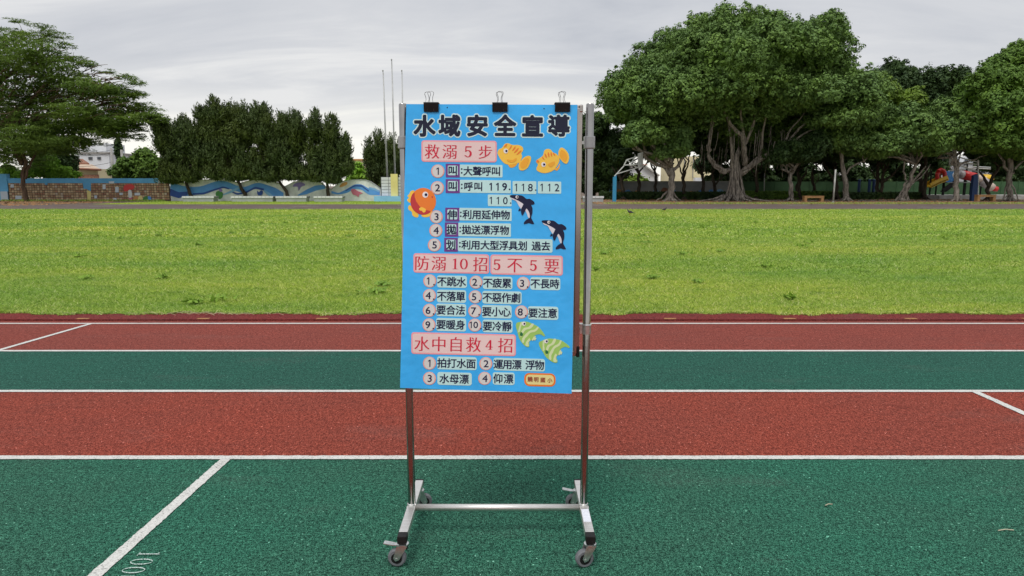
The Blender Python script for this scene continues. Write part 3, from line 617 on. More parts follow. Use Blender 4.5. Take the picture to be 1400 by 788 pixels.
strip(Z1, 776, 666, 933, 750, '118.', 778, 940, 708, 62); strip(Z1, 943, 668, 1097, 748, '112', 946, 1094, 708, 62)
strip(Z2, 613, 31, 770, 107, '110.', 612, 775, 70, 60)
disc(Z2, 273, 177, '3', 43); square(Z2, 332, 117, 425, 208, '伸'); strip(Z2, 425, 120, 770, 203, ':利用延伸物', 424, 760, 163, 64)
disc(Z2, 270, 267, '4', 43); square(Z2, 329, 214, 418, 308, '拋'); strip(Z2, 418, 219, 765, 307, ':拋送漂浮物', 420, 754, 264, 64)
disc(Z2, 260, 363, '5', 43); square(Z2, 325, 316, 415, 407, '划'); strip(Z2, 415, 320, 1040, 409, ':利用大型浮具划 過去', 418, 1026, 366, 64, r=12)
heading(Z2, 122, 421, 622, 549, [('防', 178, 482, 104), ('溺', 290, 484, 104), ('1', 398, 487, 96), ('0', 455, 488, 96), ('招', 565, 490, 104)])
heading(Z2, 630, 430, 1108, 561, [('5', 672, 493, 96), ('不', 790, 495, 108), ('5', 912, 498, 96), ('要', 1035, 501, 108)])
for Z, dx, dy, num, bx, s in ((Z2, 230, 600, '1.', (278, 565, 475, 645), '不跳水'), (Z2, 535, 608, '2.', (580, 572, 775, 655), '不疲累'), (Z2, 847, 616, '3.', (893, 577, 1091, 660), '不長時'),
        (Z2, 228, 696, '4.', (277, 659, 470, 743), '不落單'), (Z2, 530, 705, '5.', (577, 668, 836, 752), '不惡作劇'),
        (Z3, 227, 118, '6.', (272, 75, 470, 158), '要合法'), (Z3, 527, 122, '7.', (574, 85, 770, 170), '要小心'), (Z3, 835, 129, '8.', (878, 93, 1078, 180), '要注意'),
        (Z3, 225, 214, '9.', (272, 170, 470, 256), '要暖身'), (Z3, 527, 216, '10.', (578, 181, 776, 265), '要冷靜'),
        (Z3, 228, 467, '1', (278, 425, 540, 510), '拍打水面'), (Z3, 600, 470, '2', (650, 435, 990, 518), '運用漂 浮物'), (Z3, 228, 567, '3', (280, 528, 507, 612), '水母漂'), (Z3, 592, 567, '4', (645, 528, 790, 610), '仰漂')):
    disc(Z, dx, dy, num, 43)
    pad = 0 if s[0] != '水' else 12
    strip(Z, *bx, s, bx[0] + 1 + pad, bx[2] - 6 - pad, None, 66, r=16)
heading(Z3, 108, 270, 798, 413, [('水', 178, 338, 106), ('中', 290, 340, 106), ('自', 403, 342, 106), ('救', 518, 344, 106), ('4', 622, 346, 88), ('招', 730, 349, 106)])
o = shape('school_label', Z3, rbox(853, 533, 1060, 620, 34, .025), 'forange', POST, E1 + .0006); shape('label_face', Z3, rbox(865, 544, 1048, 609, 24, .025), 'lyellow', o, E2)
lettering('lettering', Z3, [('饒', 892, 572, 36), ('明', 932, 574, 34), ('國', 976, 577, 34), ('小', 1022, 580, 34)], 'brownred', o, E3, bold=.8)
# paper fish and whales glued on
def eye(Z, x, y, r, par, off=E3 + .0006):
    e = shape('eye', Z, ell(x, y, r, r * 1.05), 'white', par, off); return shape('pupil', Z, ell(x + r * .25, y, r * .48, r * .52), 'navy', par, off + .0006)
def q5(pts, f=4.8276 / 7.16, ox=(660 - 540) * 4.8276, oy=(140 - 110) * 4.8276): return [(ox + x * f, oy + y * f) for x, y in pts]
def fish_y(body, tail, stripes, fin, belly, ey):
    o = shape('fish_cutout', Z1, q5(spline(body)), 'fyellow', POST, E2)
    shape('fin', Z1, q5(spline(belly)), 'fgold', o, E1 + .0006)
    t = shape('tail', Z1, q5(spline(tail)), 'fyellow', o, E2 + .0005); cx = sum(p[0] for p in tail) / len(tail); cy = sum(p[1] for p in tail) / len(tail)
    shape('tail_stripes', Z1, q5(spline([(cx + (x - cx) * .72, cy + (y - cy) * .72) for x, y in tail])), 'fgold', o, E2 + .001)
    for s in stripes: shape('stripe', Z1, q5(spline(s, 3)), 'forange', o, E2 + .0008)
    shape('fin', Z1, q5(spline(fin)), 'fgold', o, E2 + .001)
    eye(Z1, *q5([ey])[0], 15, o, E2 + .0012)
def stripe_at(x0, y0, x1, y1, w):
    dx, dy = x1 - x0, y1 - y0; l = math.hypot(dx, dy); nx, ny = -dy / l * w / 2, dx / l * w / 2; mx, my = (x0 + x1) / 2, (y0 + y1) / 2
    return [(x0, y0), (mx + nx - ny * .6, my + ny), (x1, y1), (mx - nx - ny * .6, my - ny)]
fish_y([(145, 490), (158, 462), (190, 445), (215, 410), (250, 402), (290, 418), (350, 420), (388, 438), (395, 470), (378, 500), (385, 530), (372, 575), (355, 592), (310, 605), (262, 612), (215, 600), (175, 560), (148, 510)],
       [(370, 580), (400, 545), (440, 525), (470, 535), (468, 580), (440, 640), (395, 668), (360, 660), (352, 625), (358, 590)],
       [stripe_at(238, 408, 208, 440, 18), stripe_at(285, 420, 255, 468, 14), stripe_at(322, 432, 288, 478, 16), stripe_at(352, 445, 305, 500, 18), stripe_at(378, 470, 330, 515, 16)],
       [(240, 560), (290, 565), (330, 545), (325, 575), (285, 590), (250, 580)], [(250, 600), (300, 600), (340, 595), (315, 630), (275, 642), (255, 625)], (226, 478))
fish_y([(525, 570), (560, 545), (590, 520), (602, 475), (630, 458), (665, 465), (690, 495), (720, 505), (745, 540), (750, 570), (735, 610), (700, 660), (640, 690), (580, 692), (530, 668), (528, 640), (540, 610), (524, 590)],
       [(740, 530), (742, 480), (765, 445), (800, 458), (835, 500), (845, 550), (825, 600), (795, 595), (765, 565), (748, 548)],
       [stripe_at(608, 500, 628, 548, 16), stripe_at(640, 488, 650, 540, 16), stripe_at(668, 488, 676, 535, 14), stripe_at(690, 490, 708, 525, 14), stripe_at(580, 530, 605, 565, 12), stripe_at(528, 565, 552, 590, 26)],
       [(640, 610), (670, 590), (705, 580), (700, 610), (665, 635)], [(700, 655), (730, 640), (755, 600), (750, 645), (725, 670)], (595, 610))
def q7(pts, f=4.8276 / 11.257, ox=(550 - 540) * 4.8276, oy=(240 - 260) * 4.8276): return [(ox + x * f, oy + y * f) for x, y in pts]
o = shape('fish_cutout', Z2, q7(ell(322, 400, 198, 208)), 'forange', POST, E2)
shape('fin', Z2, q7(spline([(185, 235), (130, 245), (110, 285), (80, 315), (100, 345), (75, 375), (95, 410), (130, 415), (160, 330)])), 'fyellow', o, E1 + .0004)
shape('fin', Z2, q7(spline([(120, 460), (90, 490), (100, 530), (145, 560), (155, 610), (190, 640), (235, 645), (250, 610), (200, 540)])), 'fyellow', o, E1 + .0004)
shape('fin', Z2, q7(spline([(300, 610), (320, 640), (400, 640), (440, 600), (460, 550), (400, 560)])), 'fyellow', o, E1 + .0004)
red = [(190, 262)] + [(322 + 196 * math.cos(math.radians(a)), 400 + 206 * math.sin(math.radians(a))) for a in range(212, 45, -12)] + [(430, 545), (350, 530), (270, 480), (215, 400), (190, 330)]
shape('belly', Z2, q7(red), 'fred', o, E2 + .0004)
shape('fin', Z2, q7(spline([(262, 510), (300, 490), (360, 520), (355, 560), (325, 572), (300, 545), (270, 540)])), 'fyellow', o, E2 + .0008)
eye(Z2, *q7([(355, 298)])[0], 19, o, E2 + .0006)
shape('nostril', Z2, q7(ell(463, 333, 12, 12)), 'fred', o, E2 + .0005)
def q8(pts, dx=0, dy=0, f=4.8276 / 8.758, ox=(690 - 540) * 4.8276, oy=(255 - 260) * 4.8276): return [(ox + (x + dx) * f, oy + (y + dy) * f) for x, y in pts]
for dx, dy in ((0, 0), (381, 302)):
    o = shape('whale_cutout', Z2, q8(spline([(62, 112), (90, 104), (150, 105), (210, 112), (262, 150), (300, 150), (345, 178), (358, 205), (340, 220), (318, 222), (332, 260), (332, 320), (318, 375), (345, 430), (350, 450), (320, 450), (290, 440), (255, 450), (232, 452), (232, 430), (262, 398), (292, 380), (296, 340), (270, 290), (240, 280), (195, 262), (160, 215), (125, 165), (95, 150), (70, 132)]), dx, dy), 'whale', POST, E2 + .0004)
    shape('belly', Z2, q8(spline([(75, 136), (130, 158), (175, 180), (225, 215), (228, 250), (265, 270), (295, 320), (300, 372), (283, 375), (262, 320), (240, 282), (198, 270), (170, 235), (135, 175), (95, 158)], 3), dx, dy), 'wbelly', o, E2 + .0006)
    shape('flipper', Z2, q8(spline([(228, 215), (262, 250), (245, 290), (215, 348), (198, 325), (195, 280), (212, 240)], 3), dx, dy), 'whale', o, E2 + .0012)
    shape('flipper', Z2, q8([(172, 262), (192, 275), (190, 292), (162, 298)], dx, dy), 'whale', o, E2 + .0007)
    eye(Z2, *q8([(147, 128)], dx, dy)[0], 9.5, o, E2 + .0010)
def q9(pts, tr, f=4.8276 / 7.505, ox=(695 - 540) * 4.8276, oy=(430 - 400) * 4.8276): return [(ox + tr(x, y)[0] * f, oy + tr(x, y)[1] * f) for x, y in pts]
def tr1(x, y): return x, y
def tr2(x, y):
    a = math.radians(-16); X, Y_ = x - 77, y - 120; return 316 + X * math.cos(a) - Y_ * math.sin(a), 322 + X * math.sin(a) + Y_ * math.cos(a)
for tr in (tr1, tr2):
    o = shape('fish_cutout', Z3, q9(spline([(78, 125), (85, 88), (120, 78), (190, 75), (260, 102), (310, 130), (350, 175), (375, 215), (365, 226), (330, 205), (290, 208), (262, 228), (240, 262), (215, 280), (214, 328), (190, 335), (150, 305), (112, 250), (95, 190)]), tr), 'fgreen', POST, E2)
    for s in ([(128, 82), (150, 82), (128, 130), (122, 170), (100, 185), (108, 140)], [(240, 95), (262, 104), (230, 145), (180, 158), (150, 195), (140, 225), (122, 225), (132, 180), (160, 140), (205, 130)], [(300, 128), (312, 138), (280, 175), (225, 190), (195, 225), (170, 250), (158, 292), (138, 280), (150, 235), (185, 195), (225, 165), (270, 155)], [(215, 245), (225, 265), (205, 290), (208, 325), (175, 320), (185, 280)]):
        shape('stripe', Z3, q9(spline(s, 3), tr), 'fpale', o, E2 + .0004)
    shape('tail', Z3, q9([(262, 228), (282, 222), (278, 238), (288, 246), (275, 268), (260, 262), (248, 272), (240, 262)], tr), 'fpale', o, E2 + .0005)
    shape('fin', Z3, q9(spline([(120, 200), (130, 180), (150, 200), (142, 222), (122, 218)]), tr), 'fdark', o, E2 + .0008)
    eye(Z3, *q9([(160, 96)], tr)[0], 13, o, E2 + .0008)
for x in (345, 984): shape('pin_hole', Z1, ell(x, 180 if x < 500 else 187, 4, 4), 'navy', POST, E1 + .0003)
# binder clips
def wire(b, pts, r=.001): b.tube(pts, r, 6)
for i, (cx_, wx, hx) in enumerate(((589.5, 19.5, -3), (683.5, 20, 1), (769, 20, 1))):
    pt = P(cx_, 141, YS - .02); pb = onp(cx_, 153.5, .004); w = wx / 2 * S(2.78)
    cl = thing('binder_clip', pt, ['black binder clip with tilted wire loops at the left of the poster top', 'black binder clip at the middle of the poster top', 'black binder clip at the right of the poster top'][i], 'binder clip', 'binder clips holding the poster')
    b = MB(); zt, zb = pt.z + .001, pb.z; yb = YS + .004
    prof = [(pb.y - .001, zb), (YS - .030, zt - .003), (YS - .026, zt + .001), (YS + .022, zt + .001), (YS + .026, zt - .003), (YS + .013, zb)]
    pr2 = [(y, z) for y, z in prof]
    for (y0, z0), (y1, z1) in zip(pr2, pr2[1:]): b.face([(pt.x - w, y0, z0), (pt.x + w, y0, z0), (pt.x + w, y1, z1), (pt.x - w, y1, z1)])
    o = b.build('body', K['black'], cl); s_ = o.modifiers.new('s', 'SOLIDIFY'); s_.thickness = .0009
    for k, sy in enumerate((-1, 1)):
        yy0 = pb.y - .003 if sy < 0 else YS + .016; b = MB()
        h1 = .052 - k * .002; tilt = (-.004 if k else .0) + (0.004 * hx if i == 0 and k else .001 * hx if i else -.002)
        x = pt.x + tilt; yt = YS - .012 if sy < 0 else YS + .006; z0 = zb + .002; zz = zt
        q = w * .42
        wire(b, [(x - w * .55, yy0 - .001 * sy, z0), (x - q, yy0, z0), (x - q * .75, yt - .012, zz + .002), (x - q * .55, yt, zz + 0.0132), (x - q * .62, yt, zz + 0.0231), (x - q * .95, yt, zz + 0.03465), (x - q * .9, yt, zz + 0.040425), (x - q * .4, yt, zz + 0.043725),
                 (x + q * .4, yt, zz + 0.043725), (x + q * .9, yt, zz + 0.040425), (x + q * .95, yt, zz + 0.03465), (x + q * .62, yt, zz + 0.0231), (x + q * .55, yt, zz + 0.0132), (x + q * .75, yt - .012, zz + .002), (x + q, yy0, z0), (x + w * .55, yy0 - .001 * sy, z0)], .0010)
        b.build('wire_handle', K['wire'], cl, smooth=True)
# chalk number beside the start line
gl = MB()
for ch, px, py in (('1', 204, 757.5), ('0', 193.5, 768), ('0', 182.5, 779.5), ('m', 170, 793)):
    v, f, hh = glyph(ch, thin=.018 if ch == 'm' else .0001); c = G(px, py, .005); i = len(gl.v)
    for x, y in v: gl.v.append((c.x + y * 0.122 , c.y - x * .088, .005))
    gl.f += [tuple(i + q for q in ff) for ff in f]; gl.m += [0] * len(f)
tag(gl.build('chalk_number', K['chalk'], None, G(193, 768)), 'small white 100 written beside the near start line', 'ground marking')
# small twigs and a leaf on the near track
for (px, py, l, a, lab) in ((1375, 727, .035, .05, 'thin pale twig on the near green lane at far right'), (1133, 692, .02, .3, 'tiny pale straw piece on the near green lane')):
    g0 = G(px, py); b = MB(); b.tube([(g0.x - l * math.cos(a), g0.y - l * math.sin(a), .006), (g0.x, g0.y + .003, .009), (g0.x + l * math.cos(a), g0.y + l * math.sin(a), .006)], .0025, 5)
    tag(b.build('twig', mat('twig_bark', (.45, .42, .3)), None, g0), lab, 'twig')

# ------------------------------------------------------------ walls, seats, stage, flagpoles (left)
YW = VR + 0.9
def wz(py, Y=None): return P(700, py, Y or YW).z
def wx(px, Y=None): return P(px, 262, Y or YW).x
def wbox(b, px0, px1, py0, py1, Y, d, mi=0, z0=None):
    b.box(wx(px0, Y), wx(px1, Y), Y, Y + d, z0 if z0 is not None else wz(py1, Y), wz(py0, Y), mi)
tw = thing('tiled_wall', (wx(118), YW, 0), 'low wall of small brown ceramic tiles with a sky blue top edge', 'wall')
b = MB(); wbox(b, 10, 231, 250, 300, YW, .25, z0=-.05); b.build('core', K['grout'], tw)
b = MB(); wbox(b, 10, 236, 244, 250.6, YW - .06, .37); b.build('coping', K['bluewall'], tw)
b = MB(); wbox(b, -70, 11, 238, 262, YW - .12, .45); b.box(wx(-70), wx(11), YW - .12, YW + .33, -.05, wz(262)); b.build('end_pier', K['bluewall'], tw)
b = MB(); wbox(b, 0, 10, 262, 276, YW - .14, .01, z0=0.02); b.build('pale_fade', K['palewall'], tw)
b = MB(); tz0, tz1 = .12, wz(250.4); nr = 7; th = (tz1 - tz0) / nr
x = wx(12.5); 
while x < wx(229):
    wdt = random.uniform(.22, .27)
    for r in range(nr):
        pxc = 700 + x / S(YW); 
        mi = random.choices((0, 1, 2, 3), ((4, 3, 2, .5) if pxc < 125 else (4, 2, 3, .5)))[0]; dd = random.uniform(.02, .05); g_ = .02
        b.box(x + g_, x + wdt - g_, YW - dd, YW + .01, tz0 + r * th + g_, tz0 + (r + 1) * th - g_ + random.uniform(-.02, 0), mi)
    x += wdt
o = b.build('ceramic_tiles', [K['t1'], K['t2'], K['t3'], K['t4']], tw, fix=False); o['kind'] = 'stuff'
def wpoly(name, pts, m, par, Y=None, off=.07, d=.03):
    Y = (Y or YW) - off; P3 = [P(x, y, Y) for x, y in pts]; q = MB(); q.prism(P3, (0, d, 0)); return q.build(name, K[m], par, sum(P3, Vector()) / len(P3))
def zq(pts, ox, oy, f): return [(ox + x / f, oy + y / f) for x, y in pts]
A = lambda pts: zq(pts, 0, 220, 5.6)
wpoly('painted_patch', A([(630, 150), (695, 150), (695, 235), (660, 215), (640, 215)]), 'bluewall', tw)
wpoly('painted_patch', A([(330, 150), (368, 150), (362, 185), (345, 185)]), 'bluewall', tw)
wpoly('painted_patch', A([(665, 225), (695, 235), (695, 300), (670, 300)]), 'byellow', tw)
for q in ([(80, 180), (105, 180), (105, 205), (80, 205)], [(118, 268), (165, 268), (165, 295), (118, 295)], [(785, 180), (808, 180), (808, 218), (785, 218)], [(882, 200), (908, 200), (908, 242), (882, 242)], [(915, 245), (940, 245), (940, 262), (915, 262)], [(722, 265), (742, 265), (742, 288), (722, 288)], [(868, 285), (892, 285), (892, 306), (868, 306)], [(1030, 245), (1072, 245), (1072, 265), (1030, 265)], [(832, 158), (875, 158), (870, 174), (836, 174)], [(1210, 152), (1260, 152), (1260, 170), (1210, 170)]): wpoly('pale_tile', A(q), 'palewall', tw)
fg = A(spline([(945, 210), (955, 188), (990, 178), (1020, 185), (1030, 205), (1010, 222), (985, 228), (955, 235)])); wpoly('painted_umbrella', fg, 'pred', tw)
wpoly('painted_figure', A(spline([(982, 228), (1005, 228), (1008, 278), (985, 280)])), 'mural_white', tw, off=.075)
wpoly('painted_figure', A(spline([(988, 282), (1010, 282), (1008, 322), (986, 322)])), 'magenta', tw)
wpoly('painted_figure', A(spline([(1022, 280), (1045, 268), (1058, 290), (1050, 318), (1025, 316)])), 'ochre', tw)
wpoly('painted_figure', A(spline([(1060, 275), (1085, 272), (1092, 300), (1082, 320), (1058, 316)])), 'byellow', tw)
wpoly('painted_figure', A(spline([(1100, 280), (1128, 270), (1132, 300), (1118, 322), (1095, 312)])), 'bulb', tw)
wpoly('painted_figure', A(spline([(1130, 275), (1152, 275), (1160, 300), (1152, 322), (1138, 315)])), 'wave', tw)
b = MB()
for i in range(20): px = 62 + i * 1.85; wbox(b, px, px + 1.0, 273.2, 276.2, YW - .5, .05, z0=.05)
wbox(b, 61, 99, 276.0, 277.0, YW - .52, .1, z0=.0); b.build('grating', K['hoopwhite'], tw)
# wave mural wall
MQ = lambda pts: zq(pts, 220, 219.3, 4.118)
mw = thing('wave_mural_wall', (wx(375), YW, 0), 'long white wall with a wavy top painted with blue sea waves', 'wall')
top1 = [(50, 108), (90, 118), (135, 130), (165, 122), (230, 112), (330, 107), (400, 118), (440, 132), (500, 115), (545, 107), (620, 118), (665, 132), (695, 150), (720, 138), (745, 125), (800, 112), (870, 112), (905, 130), (930, 155), (960, 165), (995, 135), (1030, 118), (1080, 110), (1150, 112), (1180, 122), (1215, 145), (1237, 160)]
pts = MQ(top1); Pt = [P(x, y, YW) for x, y in pts]; Pt += [Vector((Pt[-1].x, YW, -.05)), Vector((Pt[0].x, YW, -.05))]
b = MB(); 
for (p, q) in zip(Pt[:-3], Pt[1:-2]): b.prism([p, q, Vector((q.x, YW, -.05)), Vector((p.x, YW, -.05))], (0, .28, 0))
b.build('wall_body', K['mural_white'], mw)
b = MB()
for (p, q) in zip(Pt[:-3], Pt[1:-2]): b.bar(p + Vector((0, .13, .02)), q + Vector((0, .13, .02)), .36, .05)
b.build('coping', K['greywall'], mw)
def band(name, up_, lo_, m, off):
    n = 14; U = MQ(spline_open(up_, n)); D = MQ(spline_open(lo_, n)); q = MB()
    for (a, b_, c, d) in zip(U[:-1], U[1:], D[1:], D[:-1]):
        Y = YW - off; q.prism([P(*a, Y), P(*b_, Y), P(*c, Y), P(*d, Y)], (0, .012, 0))
    q.build(name, K[m], mw)
def spline_open(pts, n):
    out = []; xs = np.linspace(pts[0][0], pts[-1][0], n * 3); ys = np.interp(xs, [p[0] for p in pts], [p[1] for p in pts])
    k = np.array([1, 2, 3, 2, 1]) / 9; yp = np.convolve(np.pad(ys, 2, mode='edge'), k, 'valid'); return list(zip(xs, yp))
band('painted_wave', [(52, 120), (100, 140), (160, 152), (230, 148), (300, 120), (350, 112), (410, 135), (460, 158), (500, 140), (545, 122), (600, 140), (660, 160), (690, 190)], [(52, 190), (100, 208), (160, 200), (230, 190), (300, 168), (350, 150), (410, 168), (460, 188), (500, 172), (545, 155), (600, 182), (640, 226), (690, 226)], 'wave', .02)
band('painted_wave', [(180, 186), (240, 182), (300, 162), (350, 147), (385, 158)], [(180, 195), (240, 193), (300, 172), (350, 156), (385, 165)], 'wave2', .035)
band('painted_wave', [(52, 160), (100, 180), (150, 176)], [(52, 200), (100, 214), (150, 196)], 'wave2', .035)
band('painted_wave', [(390, 170), (430, 186), (480, 176), (530, 148), (580, 160)], [(390, 178), (430, 196), (480, 186), (530, 160), (580, 172)], 'wave2', .035)
band('painted_wave', [(340, 196), (400, 168), (440, 148), (470, 150)], [(340, 200), (400, 182), (440, 160), (470, 158)], 'wave3', .042)
band('painted_wave', [(580, 165), (620, 190), (650, 222)], [(580, 178), (620, 212), (650, 226)], 'wave3', .042)
band('painted_wave', [(770, 196), (820, 165), (870, 142), (925, 138)], [(770, 200), (820, 192), (870, 172), (925, 160)], 'wave', .02)
band('painted_wave', [(960, 172), (1000, 186), (1050, 160), (1090, 135), (1130, 135), (1170, 160), (1232, 170)], [(960, 186), (1000, 194), (1050, 184), (1090, 160), (1130, 165), (1170, 196), (1232, 196)], 'wave', .02)
band('painted_wave', [(1040, 168), (1090, 140), (1130, 140), (1170, 170)], [(1040, 174), (1090, 148), (1130, 148), (1170, 178)], 'wave2', .035)
band('painted_wave', [(1172, 150), (1205, 158), (1230, 172)], [(1172, 160), (1205, 170), (1230, 182)], 'wave3', .035)
wpoly('painted_turtle', MQ(spline([(310, 180), (330, 172), (348, 185), (346, 208), (330, 218), (312, 205)])), 'bulb', mw, off=.05)
wpoly('painted_turtle', MQ(spline([(326, 165), (338, 160), (346, 172), (334, 178)])), 'violet', mw, off=.055)
wpoly('painted_crab', MQ(spline([(542, 172), (552, 180), (562, 170), (574, 176), (568, 196), (546, 196)])), 'wave2', mw, off=.05)
wpoly('painted_fish', MQ(spline([(742, 148), (760, 128), (795, 126), (812, 140), (790, 150), (775, 172), (770, 150)])), 'violet', mw, off=.05)
wpoly('painted_fish', MQ(spline([(1070, 165), (1090, 162), (1105, 172), (1135, 185), (1118, 192), (1112, 206), (1098, 198), (1080, 192)])), 'magenta', mw, off=.05)
wpoly('painted_fish', MQ(spline([(1005, 150), (1020, 130), (1045, 122), (1048, 135), (1025, 148)])), 'ochre', mw, off=.05)
wpoly('yellow_fish_finial', MQ(spline([(770, 90), (790, 80), (815, 88), (848, 108), (830, 112), (775, 112)])), 'byellow', mw, off=-.02, d=.2)
# tiled seats
SG = 'white tiled planter seats along the mural wall'
for i, (a, c, lab) in enumerate(((248, 292, 'white tiled seat at the foot of the leftmost leaning juniper'), (315, 373, 'white tiled seat between the painted turtle and the second juniper'), (376, 419, 'white tiled seat below the third juniper and the painted crab'), (428, 468, 'white tiled seat below the fourth juniper near the flagpoles'), (797, 826, 'white tiled seat just right of the display stand'))):
    Yb = gy(276.2); s_ = thing('tiled_bench', (wx((a + c) / 2, Yb), Yb, 0), lab, 'bench', SG)
    b = MB(); wbox(b, a + 1, c - 1, 270.5, 277, Yb + .05, 1.0, z0=-.02); b.build('base', K['gtile'], s_)
    zt_ = wz(268.6, Yb); zb_ = wz(271.0, Yb); X0, X1 = wx(a, Yb), wx(c, Yb); nT = max(4, int((X1 - X0) / .34))
    b = MB(); b.box(X0 + .01, X1 - .01, Yb + .01, Yb + 1.09, zb_ + .01, zt_ - .012); b.build('top_bed', K['tilegap'], s_)
    for k in range(nT):
        xa, xb = X0 + (X1 - X0) * k / nT, X0 + (X1 - X0) * (k + 1) / nT; b = MB(); b.box(xa + .012, xb - .012, Yb - .01, Yb + 1.1, zb_, zt_); b.build('tile', K['wtile'], s_)
# stage block and flagpoles
Yg = gy(275.6)
sg = thing('stage_block', (wx(540, Yg), Yg, 0), 'white tiled stage block with light blue plinth behind the flagpoles', 'stage')
b = MB(); wbox(b, 511, 620, 268.5, 280, Yg, 4, z0=-.02); b.build('plinth', K['lblue'], sg)
b = MB(); wbox(b, 521.2, 615, 242.3, 269, Yg + 1.03, 2.0); b.build('block_core', K['tilegap'], sg)
r_, c_ = 6, 9
for r in range(r_):
    for c in range(c_):
        b = MB(); x0 = 521.5 + (612 - 521.5) * c / c_; x1 = 521.5 + (612 - 521.5) * (c + 1) / c_; y0 = 242.3 + (268.2 - 242.3) * r / r_; y1 = 242.3 + (268.2 - 242.3) * (r + 1) / r_
        wbox(b, x0 + .35, x1 - .35, y0 + .3, y1 - .3, Yg + 1.0, .05); b.build('tile', K['wtile'], sg, fix=False)
b = MB(); wbox(b, 534.5, 543.8, 238, 268.4, Yg + .6, .3); b.build('yellow_panel', K['byellow'], sg)
for i, (xb, xt, yt, lab) in enumerate(((530, 523.5, 98, 'leftmost thin steel flagpole behind the stage block'), (540.5, 535.3, 83, 'tallest middle steel flagpole behind the stage block'), (552, 549.3, 98, 'right steel flagpole just above the left stand post'))):
    Yp = Yg + 3.3 + .2 * (i == 1); base = Vector((wx(xb, Yp), Yp, .0)); t_ = P(xt, yt, Yp); f_ = thing('flagpole', base, lab, 'flagpole', 'flagpoles behind the stage')
    b = MB(); b.tube([base, base.lerp(t_, .5), t_], [.075, .06, .04], 10); b.build('pole', K['polemetal'], f_, smooth=True)
    b = MB(); b.lathe(t_, [(.03, 0), (.07, .03), (.07, .12), (.02, .16)], 10); b.build('finial', K['polemetal'], f_)
    b = MB(); b.tube([base + Vector((.1, -.05, 1)), t_ + Vector((.08, -.05, -.1))], .012, 4); b.build('halyard', K['hoopwhite'], f_)

